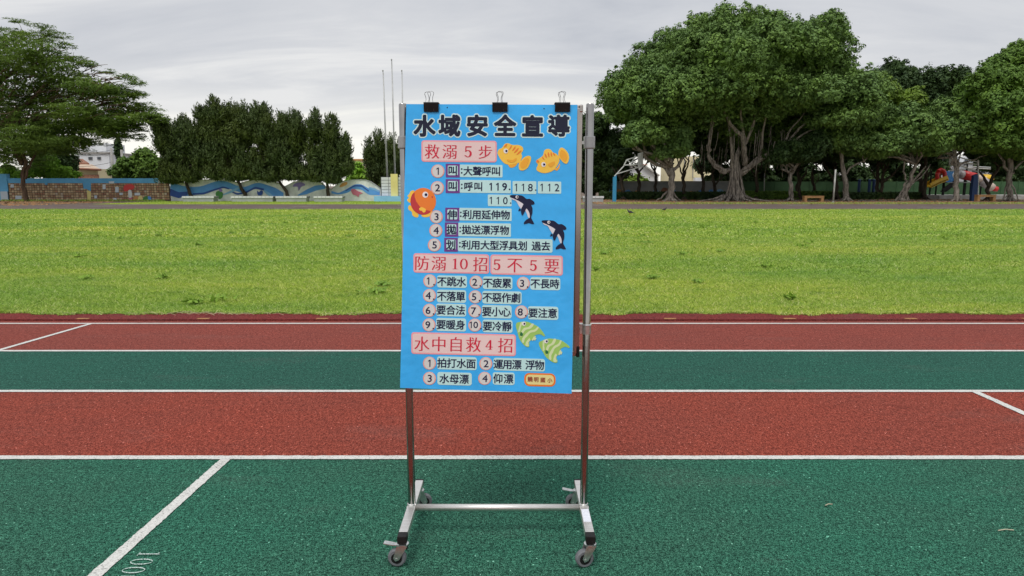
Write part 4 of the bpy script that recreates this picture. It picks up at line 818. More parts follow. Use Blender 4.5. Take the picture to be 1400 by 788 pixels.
# ------------------------------------------------------------ trees
def rdir(n):
    v = RNG.normal(size=(n, 3)); return v / np.linalg.norm(v, axis=1, keepdims=True)
def crown(name, lobes, Y, m, parent, leaf=.16, rc=.45, dens=1.0, style='fig', per=20, fill=.25, depth=None, asp=.5, rs=1.0, shrink=1.0):
    CC, NN, SS, TT_ = [], [], [], []
    for lb in lobes:
        px, py, rx, ry = lb[:4]; dY = lb[4] if len(lb) > 4 else 0; Yc = Y + dY; c = np.array(P(px, py, Yc)); sc = S(Yc) * shrink
        R = np.array([rx * sc, depth or min(rx, ry * 1.2) * sc * .95, ry * sc])
        p = 1.6; area = 4 * math.pi * (((R[0] * R[1]) ** p + (R[0] * R[2]) ** p + (R[1] * R[2]) ** p) / 3) ** (1 / p)
        if style == 'fern':
            ncl = max(4, int(area / (rc * rc * 2.0) * dens)); d = rdir(ncl); rr = 1.04 - .40 * RNG.random(ncl) ** 1.4
            cc = c + d * R * rr[:, None]; rad = rc * (.55 + .8 * RNG.random(ncl)); idx = np.repeat(np.arange(ncl), per); n = len(idx); d2 = rdir(n)
            sp = np.array([1.35, 1.35, .2]); pos = cc[idx] + d2 * sp * (rad[idx] * (RNG.random(n) ** .6))[:, None]
            pos[:, 2] -= .16 * ((pos[:, :2] - cc[idx][:, :2]) ** 2).sum(1)
            nn = np.array([0, 0, 1.]) + RNG.normal(size=(n, 3)) * .38; tt = (pos - cc[idx]) * [1, 1, .3] + RNG.normal(size=(n, 3)) * .3
        else:
            # boughs on the lobe, clumps on each bough, leaves on each clump
            rsb = min(rs, R.min() * .75); ns = max(4, int(area / (rsb * rsb * 4.6) * dens)); d = rdir(ns)
            keep = (d[:, 1] < .3) | (RNG.random(ns) < .45); d = d[keep]; ns = len(d); r1 = rsb * (.6 + .75 * RNG.random(ns))
            inn = np.maximum(R - rsb * .8, R * .25); bc = c + d * inn * (1.14 - .40 * RNG.random(ns) ** 1.2)[:, None]
            nc = np.maximum(3, (4 * math.pi * r1 ** 2 / (rc * rc * 2.6)).astype(int)); bi = np.repeat(np.arange(ns), nc); d1 = rdir(len(bi)); d1[:, 2] = np.where(d1[:, 2] < -.45, -d1[:, 2], d1[:, 2])
            el = np.array([.95, .95, .95]) if style == 'fig' else np.array([.72, .72, 1.5])
            taper = (1 - .22 * np.clip(d1[:, 2], 0, 1))[:, None] if style == 'fig' else (1 - .45 * np.clip(d1[:, 2], 0, 1))[:, None]
            cc = bc[bi] + d1 * el * r1[bi][:, None] * (.8 + .25 * RNG.random(len(bi)))[:, None] * np.concatenate([np.broadcast_to(taper, (len(bi), 1))] * 2 + [np.ones((len(bi), 1))], 1)
            so = np.where(RNG.random(len(bi)) < .16, RNG.random(len(bi)), 0)[:, None] * rsb * .55; cc = cc + (d1 * .6 + [0, 0, .7]) * so * .65
            rad = rc * (.5 + .8 * RNG.random(len(bi))) * (1 - .35 * (so[:, 0] > 0)); idx = np.repeat(np.arange(len(bi)), per); n = len(idx); d2 = rdir(n)
            if style == 'fig':
                pos = cc[idx] + d2 * [1, 1, .8] * (rad[idx] * (.3 + .7 * RNG.random(n) ** .6))[:, None]
                nn = d2 * .7 + d1[idx] * .5 + RNG.normal(size=(n, 3)) * .30 + np.array([0, 0, .3]); tt = RNG.normal(size=(n, 3))
            else:
                up_ = np.array([0, 0, 1.]) + d1[idx] * [.5, .5, .1] + d[bi][idx] * [.3, .3, 0]; t = RNG.random(n)
                pos = cc[idx] + up_ * ((t - .3) * 1.9 * rad[idx])[:, None] + d2 * (rad[idx] * .55 * (1 - t) ** .7)[:, None]
                nn = d2 * .6 + d1[idx] * .5 + RNG.normal(size=(n, 3)) * .25; tt = up_ + d2 * .4 + RNG.normal(size=(n, 3)) * .25
        CC.append(pos); NN.append(nn); SS.append(leaf * (.6 + .8 * RNG.random(n))); TT_.append(tt)
        nf = int(n * fill)
        if nf:
            q = rdir(nf) * (RNG.random(nf) ** .4)[:, None] * R * .80; CC.append(c + q); NN.append(rdir(nf)); SS.append(leaf * (1.5 + RNG.random(nf))); TT_.append(RNG.normal(size=(nf, 3)))
    C = np.concatenate(CC); ok = C[:, 2] > .4
    return card_leaves(name, C[ok], np.concatenate(NN)[ok], np.concatenate(SS)[ok], K[m], parent, asp=asp, T=np.concatenate(TT_)[ok])
def wig(a, b, n, amp):
    a, b = Vector(a), Vector(b); return [a.lerp(b, k / n) + (Vector((random.gauss(0, amp), random.gauss(0, amp), random.gauss(0, amp * .5))) if 0 < k < n else Vector()) for k in range(n + 1)]
def limb(b, pts, Y, r0, r1, n=8, rough=.08, amp=.05, dY=0):
    """pts: pixel path; radius tapers r0 to r1"""
    W_ = [P(x, y, Y + dY * k / max(1, len(pts) - 1)) for k, (x, y) in enumerate(pts)]; Q = []
    for k in range(len(W_) - 1): Q += wig(W_[k], W_[k + 1], 3, amp)[:-1]
    Q.append(W_[-1]); m = len(Q); b.tube(Q, [r0 + (r1 - r0) * k / (m - 1) for k in range(m)], n, rough=rough)
def twigs(b, lobes, Y, frm, r0, cnt, mi=0):
    for lb in lobes:
        Yc = Y + (lb[4] if len(lb) > 4 else 0); c = P(lb[0], lb[1], Yc); s = S(Yc)
        for k in range(cnt):
            d = rdir(1)[0]; e = c + Vector((d[0] * lb[2] * s * .85, d[1] * lb[3] * s * .7, d[2] * lb[3] * s * .8))
            b.tube(wig(frm, c.lerp(e, .1), 4, .35)[:-1] + wig(c.lerp(e, .1), e, 3, .2), [r0 * (1 - .12 * q) for q in range(8)], 5)
def tree(name, label, cat, base, Y, trunkpts, r0, r1, lobes, m, barkm, group=None, extra=None, tw=2, thin=.54, **kw):
    r0 *= thin; r1 *= thin; extra = [(e[0], e[1] * thin, e[2] * thin, *e[3:]) for e in extra] if extra else None
    g = G(base[0], base[1]) if Y is None else Vector((P(base[0], base[1], Y).x, Y, 0)); Y = g.y
    t = thing(name, g, label, cat, group); b = MB(); W_ = [(base[0], base[1] + 1)] + list(trunkpts)
    limb(b, W_, Y, r0, r1, 10, .1, .08)
    if extra:
        for e in extra: limb(b, e[0], Y, e[1], e[2], 8, .1, .07, dY=e[3] if len(e) > 3 else 0)
    if tw: twigs(b, lobes, Y, P(*W_[-1], Y), r1 * .7, tw)
    for a in range(6):
        an = a * math.pi / 3 + random.random(); b.tube([g + Vector((0, 0, r0 * 1.5)), g + Vector((math.cos(an) * r0 * 1.3, math.sin(an) * r0 * 1.3, .12)), g + Vector((math.cos(an) * r0 * 2.6, math.sin(an) * r0 * 2.6, -.05))], [r0 * .6, r0 * .4, r0 * .1], 6, rough=.1)
    b.build('trunk', K[barkm], t, smooth=True)
    crown('crown', lobes, Y, m, t, **kw); return t

# junipers
JG = 'leaning junipers along the mural wall'
YJ = gy(275.6) 
def J(label, base, tp, lobes, dens=1.25): tree('juniper_tree', label, 'tree', base, YJ + 1.2, tp, .34, .18, lobes, 'juniper', 'barkdark', JG, tw=5, leaf=.105, rc=.27, dens=dens * 1.0, style='juniper', per=16, fill=.28, depth=1.9, asp=.27, rs=.66, shrink=.93)
J('leftmost juniper, low and leaning left beside the tiled wall', (263, 270), [(256, 255), (246, 236)], [(229, 196, 19, 26), (250, 205, 28, 32), (240, 232, 28, 18), (268, 190, 16, 22), (278, 222, 18, 28), (222, 178, 9, 14), (250, 180, 12, 16), (262, 243, 16, 9), (236, 246, 18, 7)])
J('second juniper from the left, the tallest, with a round crown', (336, 270), [(328, 252), (316, 236)], [(302, 158, 24, 18), (290, 182, 22, 26), (320, 188, 30, 34), (335, 168, 14, 18), (298, 215, 22, 24), (338, 222, 26, 20), (280, 160, 12, 10), (310, 235, 12, 10), (322, 241, 22, 9), (296, 240, 14, 8), (342, 240, 12, 8)])
J('third juniper from the left with two pointed tops', (394, 270), [(388, 257), (378, 240)], [(355, 162, 16, 16), (366, 185, 26, 32), (392, 178, 16, 22), (408, 190, 15, 30), (385, 215, 34, 26), (360, 228, 18, 16), (345, 180, 10, 22), (398, 238, 18, 12), (372, 243, 18, 8), (355, 240, 12, 8), (408, 240, 12, 8)])
J('fourth juniper from the left, pointed, standing before the yellow fish', (449, 270), [(448, 256), (446, 240)], [(431, 180, 12, 22), (454, 190, 14, 26), (470, 206, 12, 20), (440, 215, 28, 26), (462, 228, 24, 20), (432, 240, 18, 12), (474, 230, 12, 12), (455, 246, 16, 7), (420, 238, 10, 10)])
tree('juniper_tree', 'narrow dark juniper behind the flagpoles and the stage', 'tree', (525, 268), YJ + 7, [(524, 255), (523, 240)], .25, .15, [(505, 215, 9, 20), (520, 208, 12, 20), (536, 210, 12, 20), (514, 235, 16, 22), (535, 235, 16, 18), (549, 222, 10, 22), (528, 250, 20, 12)], 'juniper', 'barkdark', JG, tw=2, leaf=.11, rc=.3, dens=1.1, style='juniper', per=12, fill=.3, depth=2.0, asp=.25, rs=.62)
# flame tree at far left
fl = [(-30, 75, 70, 40), (30, 70, 45, 26, -3), (70, 92, 42, 20, -2), (20, 115, 70, 32), (80, 130, 50, 24, 2), (120, 118, 38, 13, -2), (150, 130, 40, 12), (175, 150, 34, 14, 1), (197, 163, 20, 8), (150, 165, 40, 14, -1), (60, 165, 60, 28), (100, 180, 34, 18, 2), (10, 160, 60, 40, 2), (20, 205, 40, 26, 2), (70, 198, 40, 14), (-60, 140, 80, 80, 2), (110, 152, 30, 16, -3), (165, 172, 26, 9), (150, 182, 20, 8, -1), (100, 195, 26, 10, -1), (40, 190, 50, 22, -2), (125, 168, 30, 12), (-10, 200, 40, 30)]
ft = thing('flame_tree', G(36, 275.6) + Vector((0, 0, 0)), 'large spreading feathery tree over the tiled wall at far left', 'tree'); YF = ORG[ft.name].y
b = MB(); limb(b, [(37, 277), (34, 262), (31, 240), (36, 222), (20, 190)], YF, .20, .17, 10); limb(b, [(35, 245), (40, 228), (50, 205), (70, 170)], YF, .12, .08); limb(b, [(31, 225), (10, 190), (-40, 160)], YF, .25, .15); limb(b, [(-60, 190), (0, 172), (50, 130), (80, 100)], YF, .38, .1); limb(b, [(-60, 200), (30, 165), (100, 150), (160, 140), (195, 158)], YF, .34, .05, amp=.25); limb(b, [(-60, 150), (0, 110), (50, 75), (70, 45)], YF, .3, .05, amp=.25)
limb(b, [(60, 140), (110, 125), (150, 112), (165, 118)], YF, .14, .03, amp=.2); limb(b, [(120, 142), (135, 160), (150, 175)], YF, .1, .03); 
for k in range(260):
    x0, y0 = random.uniform(-40, 150), random.uniform(60, 165)
    if y0 < 40 + x0 * .45: y0 += 45
    q = P(x0, y0, YF + random.uniform(-3.5, 3)); b.tube(wig(q, q + Vector((random.uniform(.2, 2.4), random.uniform(-.8, .8), random.uniform(-.2, 1.1))), 3, .12), [.05, .04, .03, .015], 5)
b.build('trunk', K['barkbrown'], ft, smooth=True)
crown('crown', fl, YF, 'fern', ft, leaf=.14, rc=.75, dens=.92, style='fern', per=80, fill=.12, depth=3.0, asp=.22)
crown('outer_sprays', [(26, 30, 7, 3), (57, 37, 10, 3), (78, 48, 12, 4), (88, 62, 9, 4), (12, 45, 22, 8), (50, 50, 20, 7), (122, 88, 12, 3), (108, 82, 12, 4), (172, 106, 14, 3), (188, 114, 10, 3), (182, 128, 14, 3), (210, 158, 12, 4), (222, 164, 8, 3), (185, 178, 14, 5), (160, 188, 14, 5), (192, 188, 8, 5), (140, 96, 8, 3)], YF, 'fern', ft, leaf=.15, rc=.5, dens=1.3, style='fern', per=34, fill=0, depth=1.2, asp=.2)
b = MB()
for (x0, y0, x1, y1) in ((60, 85, 26, 32), (60, 85, 57, 40), (65, 80, 88, 60), (60, 90, 14, 45), (100, 110, 122, 90), (110, 115, 140, 98), (140, 130, 172, 108), (150, 130, 188, 116), (160, 140, 222, 164), (150, 150, 188, 178), (140, 155, 160, 188), (150, 160, 192, 188)):
    b.tube(wig(P(x0, y0, YF), P(x1, y1, YF), 5, .15), [.07, .055, .045, .035, .025, .012], 5)
b.build('branches', K['barkbrown'], ft, smooth=True)
# plants behind the left walls
tree('leafy_tree', 'dark leafy tree behind the tiled wall under the flame tree', 'tree', (95, 262), 74, [(92, 235), (90, 215)], .25, .15, [(86, 208, 16, 20), (92, 225, 16, 16), (60, 200, 25, 30)], 'figdeep', 'barkdark', leaf=.16, rc=.4, rs=.8, per=15)
tree('dense_bush', 'bright green bushy shrub behind the tiled wall', 'shrub', (62, 262), 72, [(62, 250)], .1, .08, [(62, 226, 20, 14), (85, 234, 14, 8), (48, 236, 14, 8), (30, 240, 12, 8), (10, 235, 14, 12), (100, 239, 10, 5), (75, 241, 22, 5), (20, 243, 26, 5)], 'bushleaf', 'barkdark', leaf=.14, rc=.35, rs=.7, per=16)
tree('leafy_tree', 'pale green tree between utility pole and leftmost juniper', 'tree', (195, 262), 78, [(195, 240), (198, 225)], .2, .1, [(195, 215, 16, 12), (182, 228, 22, 14), (210, 228, 22, 16), (165, 238, 14, 10), (225, 240, 16, 7), (190, 242, 30, 6)], 'figfresh', 'barkdark', leaf=.16, rc=.4, rs=.8, per=15)
tree('leafy_tree', 'small light green tree seen between fourth juniper and flagpoles', 'tree', (492, 262), 90, [(492, 250)], .15, .1, [(490, 236, 11, 11), (500, 240, 9, 9), (480, 246, 9, 6)], 'bushleaf', 'barkdark', leaf=.2, rc=.5, per=14)
g = P(163, 262, 80); vp = thing('vine_covered_trunk', (g.x, 80, 0), 'bare topped trunk wrapped in dark climbing vine', 'tree'); b = MB(); b.tube([P(165, 262, 80), P(163, 220, 80), P(161, 187, 80)], [.28, .25, .16], 8, rough=.1); b.build('trunk', K['barkdark'], vp)
crown('vine', [(164, 232, 4, 14), (162, 206, 4, 18), (165, 245, 4, 12)], 80, 'figdeep', vp, leaf=.15, rc=.25, rs=.4, per=16, depth=.5)
for (px, yt, xt, lab) in ((171, 205, 166, 'pale concrete utility pole beside the vine covered trunk'), (156, 203, 152, 'grey utility pole in front of the white building')):
    g = P(px, 262, 79); u = thing('utility_pole', (g.x, 79, 0), lab, 'utility pole'); b = MB(); b.tube([(g.x, 79, 0), P(xt, yt, 79)], [.2, .13], 10); b.build('pole', K['concrete'], u, smooth=True)
    if px == 156:
        for k, (ya, yb) in enumerate(((205, 200), (209, 206), (222, 224))):
            b = MB(); a0, a1 = P(154, ya, 79), P(98 - 20 * k, yb - 2, 79); b.tube([a0.lerp(a1, q / 8) - Vector((0, 0, .5 * math.sin(math.pi * q / 8))) for q in range(9)], .018, 4); b.build('cable', K['black'], u)
# buildings at left
def bbox(b, px0, px1, py0, py1, Y, d=6, z0=None): b.box(P(px0, 262, Y).x, P(px1, 262, Y).x, Y, Y + d, z0 if z0 is not None else P(700, py1, Y).z, P(700, py0, Y).z)
wb = thing('white_building', P(132, 262, 100), 'plain white building with small windows behind the tiled wall', 'building')
b = MB(); bbox(b, 108, 153, 209, 262, 100, 8, 0); b.build('wall', K['bwhite'], wb); b = MB(); bbox(b, 116, 150, 196, 209, 103, 5); b.build('upper_wall', K['bwhite'], wb)
b = MB(); bbox(b, 107, 154, 208, 210, 99.8, 8.4); b.build('roof_slab', K['concrete'], wb)
for q in ((124.5, 130, 214.5, 218.5), (136.5, 141.5, 214.5, 218.5), (108.5, 112, 214, 217), (142, 147, 240, 244)):
    b = MB(); bbox(b, *q, 99.9, .12); f_ = b.build('window', K['greywall'], wb); b = MB(); bbox(b, q[0] + .7, q[1] - .7, q[2] + .6, q[3] - .6, 99.85, .1); b.build('pane', K['window'], f_)
hs = thing('tiled_roof_house', P(112, 262, 86), 'low cream house with a brown two step roof behind the tiled wall', 'house')
b = MB(); bbox(b, 90, 136, 231, 262, 86, 6, 0); b.build('wall', K['cream'], hs)
def roof(name, pts, Y, d, m):
    b = MB(); P3 = [P(x, y, Y + (k_ * d)) for x, y, k_ in pts]; b.prism(P3, (0, 0, -.15)); b.build(name, K[m], hs)
roof('upper_roof', [(96, 223.5, 0), (122, 223.5, 0), (113, 217.5, 1), (96, 217.5, 1)], 88, 2.5, 'rooftile')
roof('lower_roof', [(90, 229.5, 0), (138, 232, 0), (126, 225, 1), (90, 225, 1)], 85.5, 2.5, 'roofpale')
b = MB(); b.tube([P(90, 230.3, 85.4), P(138, 232.4, 85.4)], .14, 6); b.build('eave', K['rooftile'], hs)
b = MB(); bbox(b, 108, 136, 239, 262, 85.7, .2, 0); b.build('brick_base', K['t3'], hs)
fb = thing('cream_building', P(487, 262, 160), 'small cream flat roofed building far behind the fourth juniper', 'building')
b = MB(); bbox(b, 478, 505, 219, 262, 160, 10, 0); b.build('wall', K['cream'], fb); b = MB(); bbox(b, 477, 506, 217.5, 219.5, 159.7, 10.6); b.build('roof_slab', K['ochre'], fb)
for k in range(4): b = MB(); bbox(b, 481 + k * 5.5, 484 + k * 5.5, 223, 227, 159.9, .2); b.build('window', K['window'], fb)
for (x0, x1, lab, m, yt) in ((548, 600, 'white house hidden behind the left stand post', 'bwhite', 219), (640, 700, 'grey white block far behind the poster', 'bwhite', 225)):
    pass

# ---- right side
YR = gy(275.4)
def ropes(b, cx, yb, yt, w0, w1, Y, n=26, r=.09):
    """banyan trunk: many fused aerial roots around a core"""
    base = P(cx, yb, Y); top = P(cx, yt, Y)
    for k in range(n):
        a = 2 * math.pi * k / n + random.uniform(-.2, .2); tw_ = random.uniform(-1.6, 1.6); rr = random.uniform(.8, 1.1); Q = []; R_ = []
        hs_ = random.uniform(.82, 1.28)
        for j in range(9):
            t = j / 8 * hs_; rad = (w0 * max(0, 1 - t) ** 2.2 + w1 * (1 - .45 * max(0, t - .8) / .5)) * rr; an = a + tw_ * t
            q = base.lerp(top, t); q = Vector((q.x, Y, 0 + (top.z) * t)) if j else Vector((base.x, Y, -.05)); Q.append(q + Vector((math.cos(an) * rad, math.sin(an) * rad * .8, 0))); R_.append(r * random.uniform(.7, 1.4) * (1.25 - .6 * t))
        b.tube(Q, R_, 6, rough=.12)
    b.tube([Vector((base.x, Y, -.05)), Vector(((base.x + top.x) / 2, Y, top.z * .45)), Vector((top.x, Y, top.z * .95)), Vector((top.x + .1, Y, top.z * 1.25)), Vector((top.x + .3, Y, top.z * 1.5))], [w1 * .95, w1 * .9, w1 * .75, w1 * .5, w1 * .2], 14, rough=.1)
bt = thing('banyan_tree', Vector((P(1004, 275, YR + .9).x, YR + .9, 0)), 'huge round banyan with a massive trunk of twisted aerial roots', 'tree'); YBn = YR + .9
b = MB(); ropes(b, 1005, 276, 226, .58, .46, YBn, 30, .085)
cxg = ORG[bt.name]
for k in range(15):
    an = random.uniform(math.pi, 2 * math.pi) if k < 11 else random.uniform(0, math.pi); l = random.uniform(1.4, 3.4); r1 = 1.05
    Q = [cxg + Vector((math.cos(an) * r1, math.sin(an) * r1 * .6, .55)), cxg + Vector((math.cos(an) * (r1 + l * .35), math.sin(an) * (r1 + l * .3) * .6, .18)), cxg + Vector((math.cos(an + .15) * (r1 + l * .8), math.sin(an + .15) * (r1 + l * .5) * .6, .05)), cxg + Vector((math.cos(an + .1) * (r1 + l), math.sin(an + .1) * (r1 + l * .6) * .6, -.05))]
    b.tube(Q, [.16, .11, .06, .03], 6, rough=.1)
Rr = Vector((0, 0, 0))
for dpx in (-3, -1, 1.5, 3.5):      # ropey left limb
    limb(b, [(1000 + dpx, 232 - dpx), (990, 235 - dpx * .8), (977, 227 - dpx * .6), (969 + dpx * .4, 214), (968 + dpx * .5, 200), (972 + dpx * .4, 180), (974, 150), (970, 120)], YBn, .13, .06, 7, .15, .10)
for dpx in (-3, -1, 1, 3):          # ropey right limb
    limb(b, [(1012, 238 + dpx), (1030, 224 + dpx), (1048, 213 + dpx * .8), (1062, 204 + dpx * .5), (1072, 198)], YBn, .13, .08, 7, .15, .12, dY=-1)
limb(b, [(1070, 201), (1082, 188), (1100, 170), (1118, 158)], YBn - 1, .16, .05); limb(b, [(1072, 199), (1095, 186), (1110, 178), (1135, 172)], YBn - 1, .13, .04); limb(b, [(1070, 200), (1078, 182), (1092, 165), (1104, 150)], YBn - 1, .12, .04); limb(b, [(1066, 203), (1088, 192), (1120, 192)], YBn - 1, .08, .03)
limb(b, [(1018, 226), (1018, 205), (1014, 185), (998, 170), (988, 150), (980, 120)], YBn, .26, .09, dY=-2); limb(b, [(1018, 210), (1018, 190), (1014, 165), (1010, 140)], YBn, .16, .07, dY=-2)
limb(b, [(1016, 205), (1022, 190), (1030, 170), (1034, 140), (1038, 110)], YBn, .17, .07, dY=-2); limb(b, [(1042, 212), (1042, 190), (1046, 165), (1052, 130)], YBn, .14, .06, dY=-1); limb(b, [(1000, 230), (1000, 200), (996, 170)], YBn, .2, .1)
for k in range(46):
    px = random.uniform(958, 1075); y0 = random.uniform(170, 205); q0 = P(px, y0, YBn + random.uniform(-1.5, 2)); b.tube(wig(q0, q0 + Vector((random.gauss(0, .2), 0, -random.uniform(1, 3.2))), 3, .05), random.uniform(.015, .04), 4)
b.build('trunk', K['bark'], bt, smooth=True)
bl = [(1000, 112, 120, 78), (1000, 62, 90, 42, -1), (925, 102, 65, 52, 1), (878, 137, 46, 44), (852, 137, 30, 38, 1), (1075, 97, 75, 62, 1), (1125, 137, 42, 52), (1095, 62, 38, 28, 1), (950, 135, 70, 30, -3), (1062, 135, 75, 28, -3), (1115, 172, 40, 12, -1), (1140, 150, 40, 30, -1), (900, 160, 46, 26, 1), (1130, 168, 42, 20), (1000, 97, 70, 60, -5), (1040, 67, 60, 40, -4), (1158, 129, 26, 34, 1), (990, 178, 60, 30, 7), (1050, 180, 55, 30, 7), (1005, 150, 90, 30, 7)]
crown('crown', bl, YBn + 2.5, 'fig', bt, leaf=.125, rc=.42, dens=1.0, per=20, fill=.40, rs=1.3, depth=7.5, asp=.5)
TG = 'banyan trees in the grove at right'
RT = lambda label, base, Y, tp, r0, r1, lobes, m='fig', bk='bark', tw=2, extra=None, **k: tree('fig_tree', label, 'tree', base, Y, tp, r0, r1, lobes, m, bk, TG, tw=tw, extra=extra, **{**dict(leaf=.13, rc=.40, dens=1.0, per=18, fill=.45, rs=1.0, depth=3.0), **k})
t915 = RT('pollarded fig with pale flared roots left of the huge banyan', (916, 275.5), YR + .3, [(917, 262), (918, 245), (917, 230)], .62, .5, [(872, 180, 22, 13, -1), (892, 186, 26, 15, -1), (925, 204, 22, 15), (900, 212, 16, 12, 1), (928, 186, 24, 16, 1), (862, 194, 10, 7, -1)], 'fig', tw=2,
   extra=[([(916, 240), (905, 226), (898, 212), (890, 200)], .34, .15), ([(918, 238), (930, 222), (938, 205), (942, 180)], .34, .14), ([(917, 235), (915, 215), (918, 195)], .25, .1), ([(905, 226), (902, 215), (904, 195)], .2, .1), ([(912, 262), (905, 270), (897, 275.5), (890, 277)], .2, .05), ([(920, 262), (926, 271), (932, 276)], .2, .05), ([(915, 262), (912, 271), (908, 276.5)], .18, .05), ([(918, 262), (920, 271), (921, 277)], .18, .05)])
RT('slender fig with pale forked trunk right of the huge banyan', (1080, 275.3), YR + .6, [(1081, 262), (1080, 248), (1081, 236)], .42, .32, [(1075, 205, 26, 16), (1105, 200, 26, 18), (1060, 215, 16, 12), (1095, 215, 24, 10)], 'figdeep', extra=[([(1081, 240), (1074, 228), (1062, 222)], .18, .08), ([(1081, 240), (1090, 226), (1110, 212), (1130, 205)], .2, .08), ([(1080, 238), (1083, 220), (1090, 200)], .18, .08)])
RT('fig with a single pale trunk beside the wooden bench', (1157, 275), YR + .6, [(1156, 260), (1154, 240), (1151, 218), (1152, 200)], .55, .25, [(1150, 175, 40, 26, 2), (1180, 160, 36, 30, 2), (1130, 195, 30, 16), (1170, 200, 34, 16)], 'fig', extra=[([(1157, 238), (1168, 226), (1182, 220), (1195, 205)], .2, .08), ([(1152, 215), (1145, 200), (1138, 190)], .2, .08), ([(1182, 222), (1178, 208), (1172, 198)], .14, .06)])
t = RT('fig with a leaning bundle of grey aerial roots', (1233, 275), YR + .6, [(1238, 262), (1246, 245), (1252, 225)], .40, .3, [(1220, 195, 34, 22), (1250, 185, 36, 26, -1), (1235, 170, 30, 22), (1195, 205, 26, 14)], 'fig', extra=[([(1226, 276), (1234, 262), (1240, 248), (1235, 235), (1237, 218)], .2, .14), ([(1222, 277), (1230, 268), (1236, 255), (1256, 240), (1268, 222)], .18, .1), ([(1240, 276), (1240, 262), (1250, 246), (1260, 235)], .2, .12), ([(1246, 276), (1240, 266), (1244, 250)], .14, .1), ([(1228, 276), (1238, 258), (1260, 242), (1272, 225)], .14, .08)])
RT('fig standing in front of the blue playground panel', (1308, 275.3), YR + .4, [(1308, 260), (1307, 245), (1308, 232), (1305, 215)], .48, .34, [(1290, 185, 40, 24, 1), (1325, 190, 34, 18, 1), (1270, 200, 30, 16), (1300, 160, 40, 22, 2)], 'fig', extra=[([(1308, 232), (1318, 222), (1335, 218), (1350, 212)], .2, .08), ([(1306, 228), (1300, 215), (1292, 205)], .2, .08), ([(1310, 230), (1312, 215), (1320, 200)], .16, .08)])
RT('large bright fig at the right edge with splayed roots', (1381, 275.5), YR + .2, [(1381, 262), (1379, 245), (1382, 225), (1380, 200)], .50, .4, [(1400, 105, 60, 40, 1), (1360, 125, 50, 34), (1380, 160, 60, 40, -2), (1340, 165, 34, 28), (1420, 160, 50, 50), (1350, 195, 44, 18), (1395, 205, 40, 16), (1385, 85, 26, 22, 1), (1340, 130, 24, 22, 1)], 'figfresh', extra=[([(1379, 250), (1374, 262), (1370, 276)], .14, .1), ([(1382, 250), (1388, 264), (1394, 276)], .14, .1), ([(1380, 240), (1392, 226), (1400, 220)], .2, .12), ([(1380, 262), (1372, 272), (1366, 277)], .14, .05), ([(1381, 262), (1383, 270), (1381, 278)], .14, .05), ([(1380, 235), (1368, 215), (1355, 200)], .25, .1)], depth=4.5)
# second row behind
RT('yellow green topped fig behind the single pale trunk', (1200, 270), YR + 9, [(1200, 250), (1200, 200)], .4, .25, [(1190, 135, 34, 26), (1222, 150, 34, 28), (1175, 120, 22, 18), (1210, 180, 46, 22), (1165, 150, 24, 30)], 'figlight', 'barkdark', depth=4, leaf=.18)
RT('tall dark fig with spiky top rising behind the grove', (1218, 268), YR + 22, [(1218, 240), (1218, 180)], .4, .25, [(1220, 100, 12, 18), (1238, 110, 16, 22), (1212, 125, 18, 20), (1228, 140, 24, 30), (1188, 108, 9, 10), (1200, 130, 20, 22)], 'figdeep', 'barkdark', depth=3, leaf=.17, rc=.5, rs=.9, per=13)
RT('tall row topped fig behind the yellow slide', (1285, 268), YR + 22, [(1285, 240), (1285, 180)], .4, .25, [(1268, 118, 14, 24), (1285, 112, 13, 18), (1303, 112, 14, 18), (1320, 120, 16, 16), (1280, 145, 30, 30), (1310, 150, 34, 26)], 'figdeep', 'barkdark', depth=3, leaf=.17, rc=.5, rs=.9, per=13)
RT('bright leafed fig filling the middle of the grove', (1265, 270), YR + 8, [(1265, 250), (1265, 200)], .4, .25, [(1250, 165, 34, 18), (1290, 165, 38, 20), (1275, 190, 40, 18), (1235, 195, 24, 14), (1325, 175, 24, 16)], 'figfresh', 'barkdark', depth=3.5, leaf=.18)
RT('dark dense fig right behind the display stand', (812, 266), YR + 12, [(812, 250), (812, 220)], .4, .25, [(812, 175, 24, 22), (800, 205, 34, 26), (838, 205, 26, 26), (825, 235, 26, 20), (845, 235, 16, 14), (790, 240, 26, 20), (805, 255, 30, 10)], 'figdeep', 'barkdark', depth=3.5, leaf=.17, rc=.45, rs=1.0)
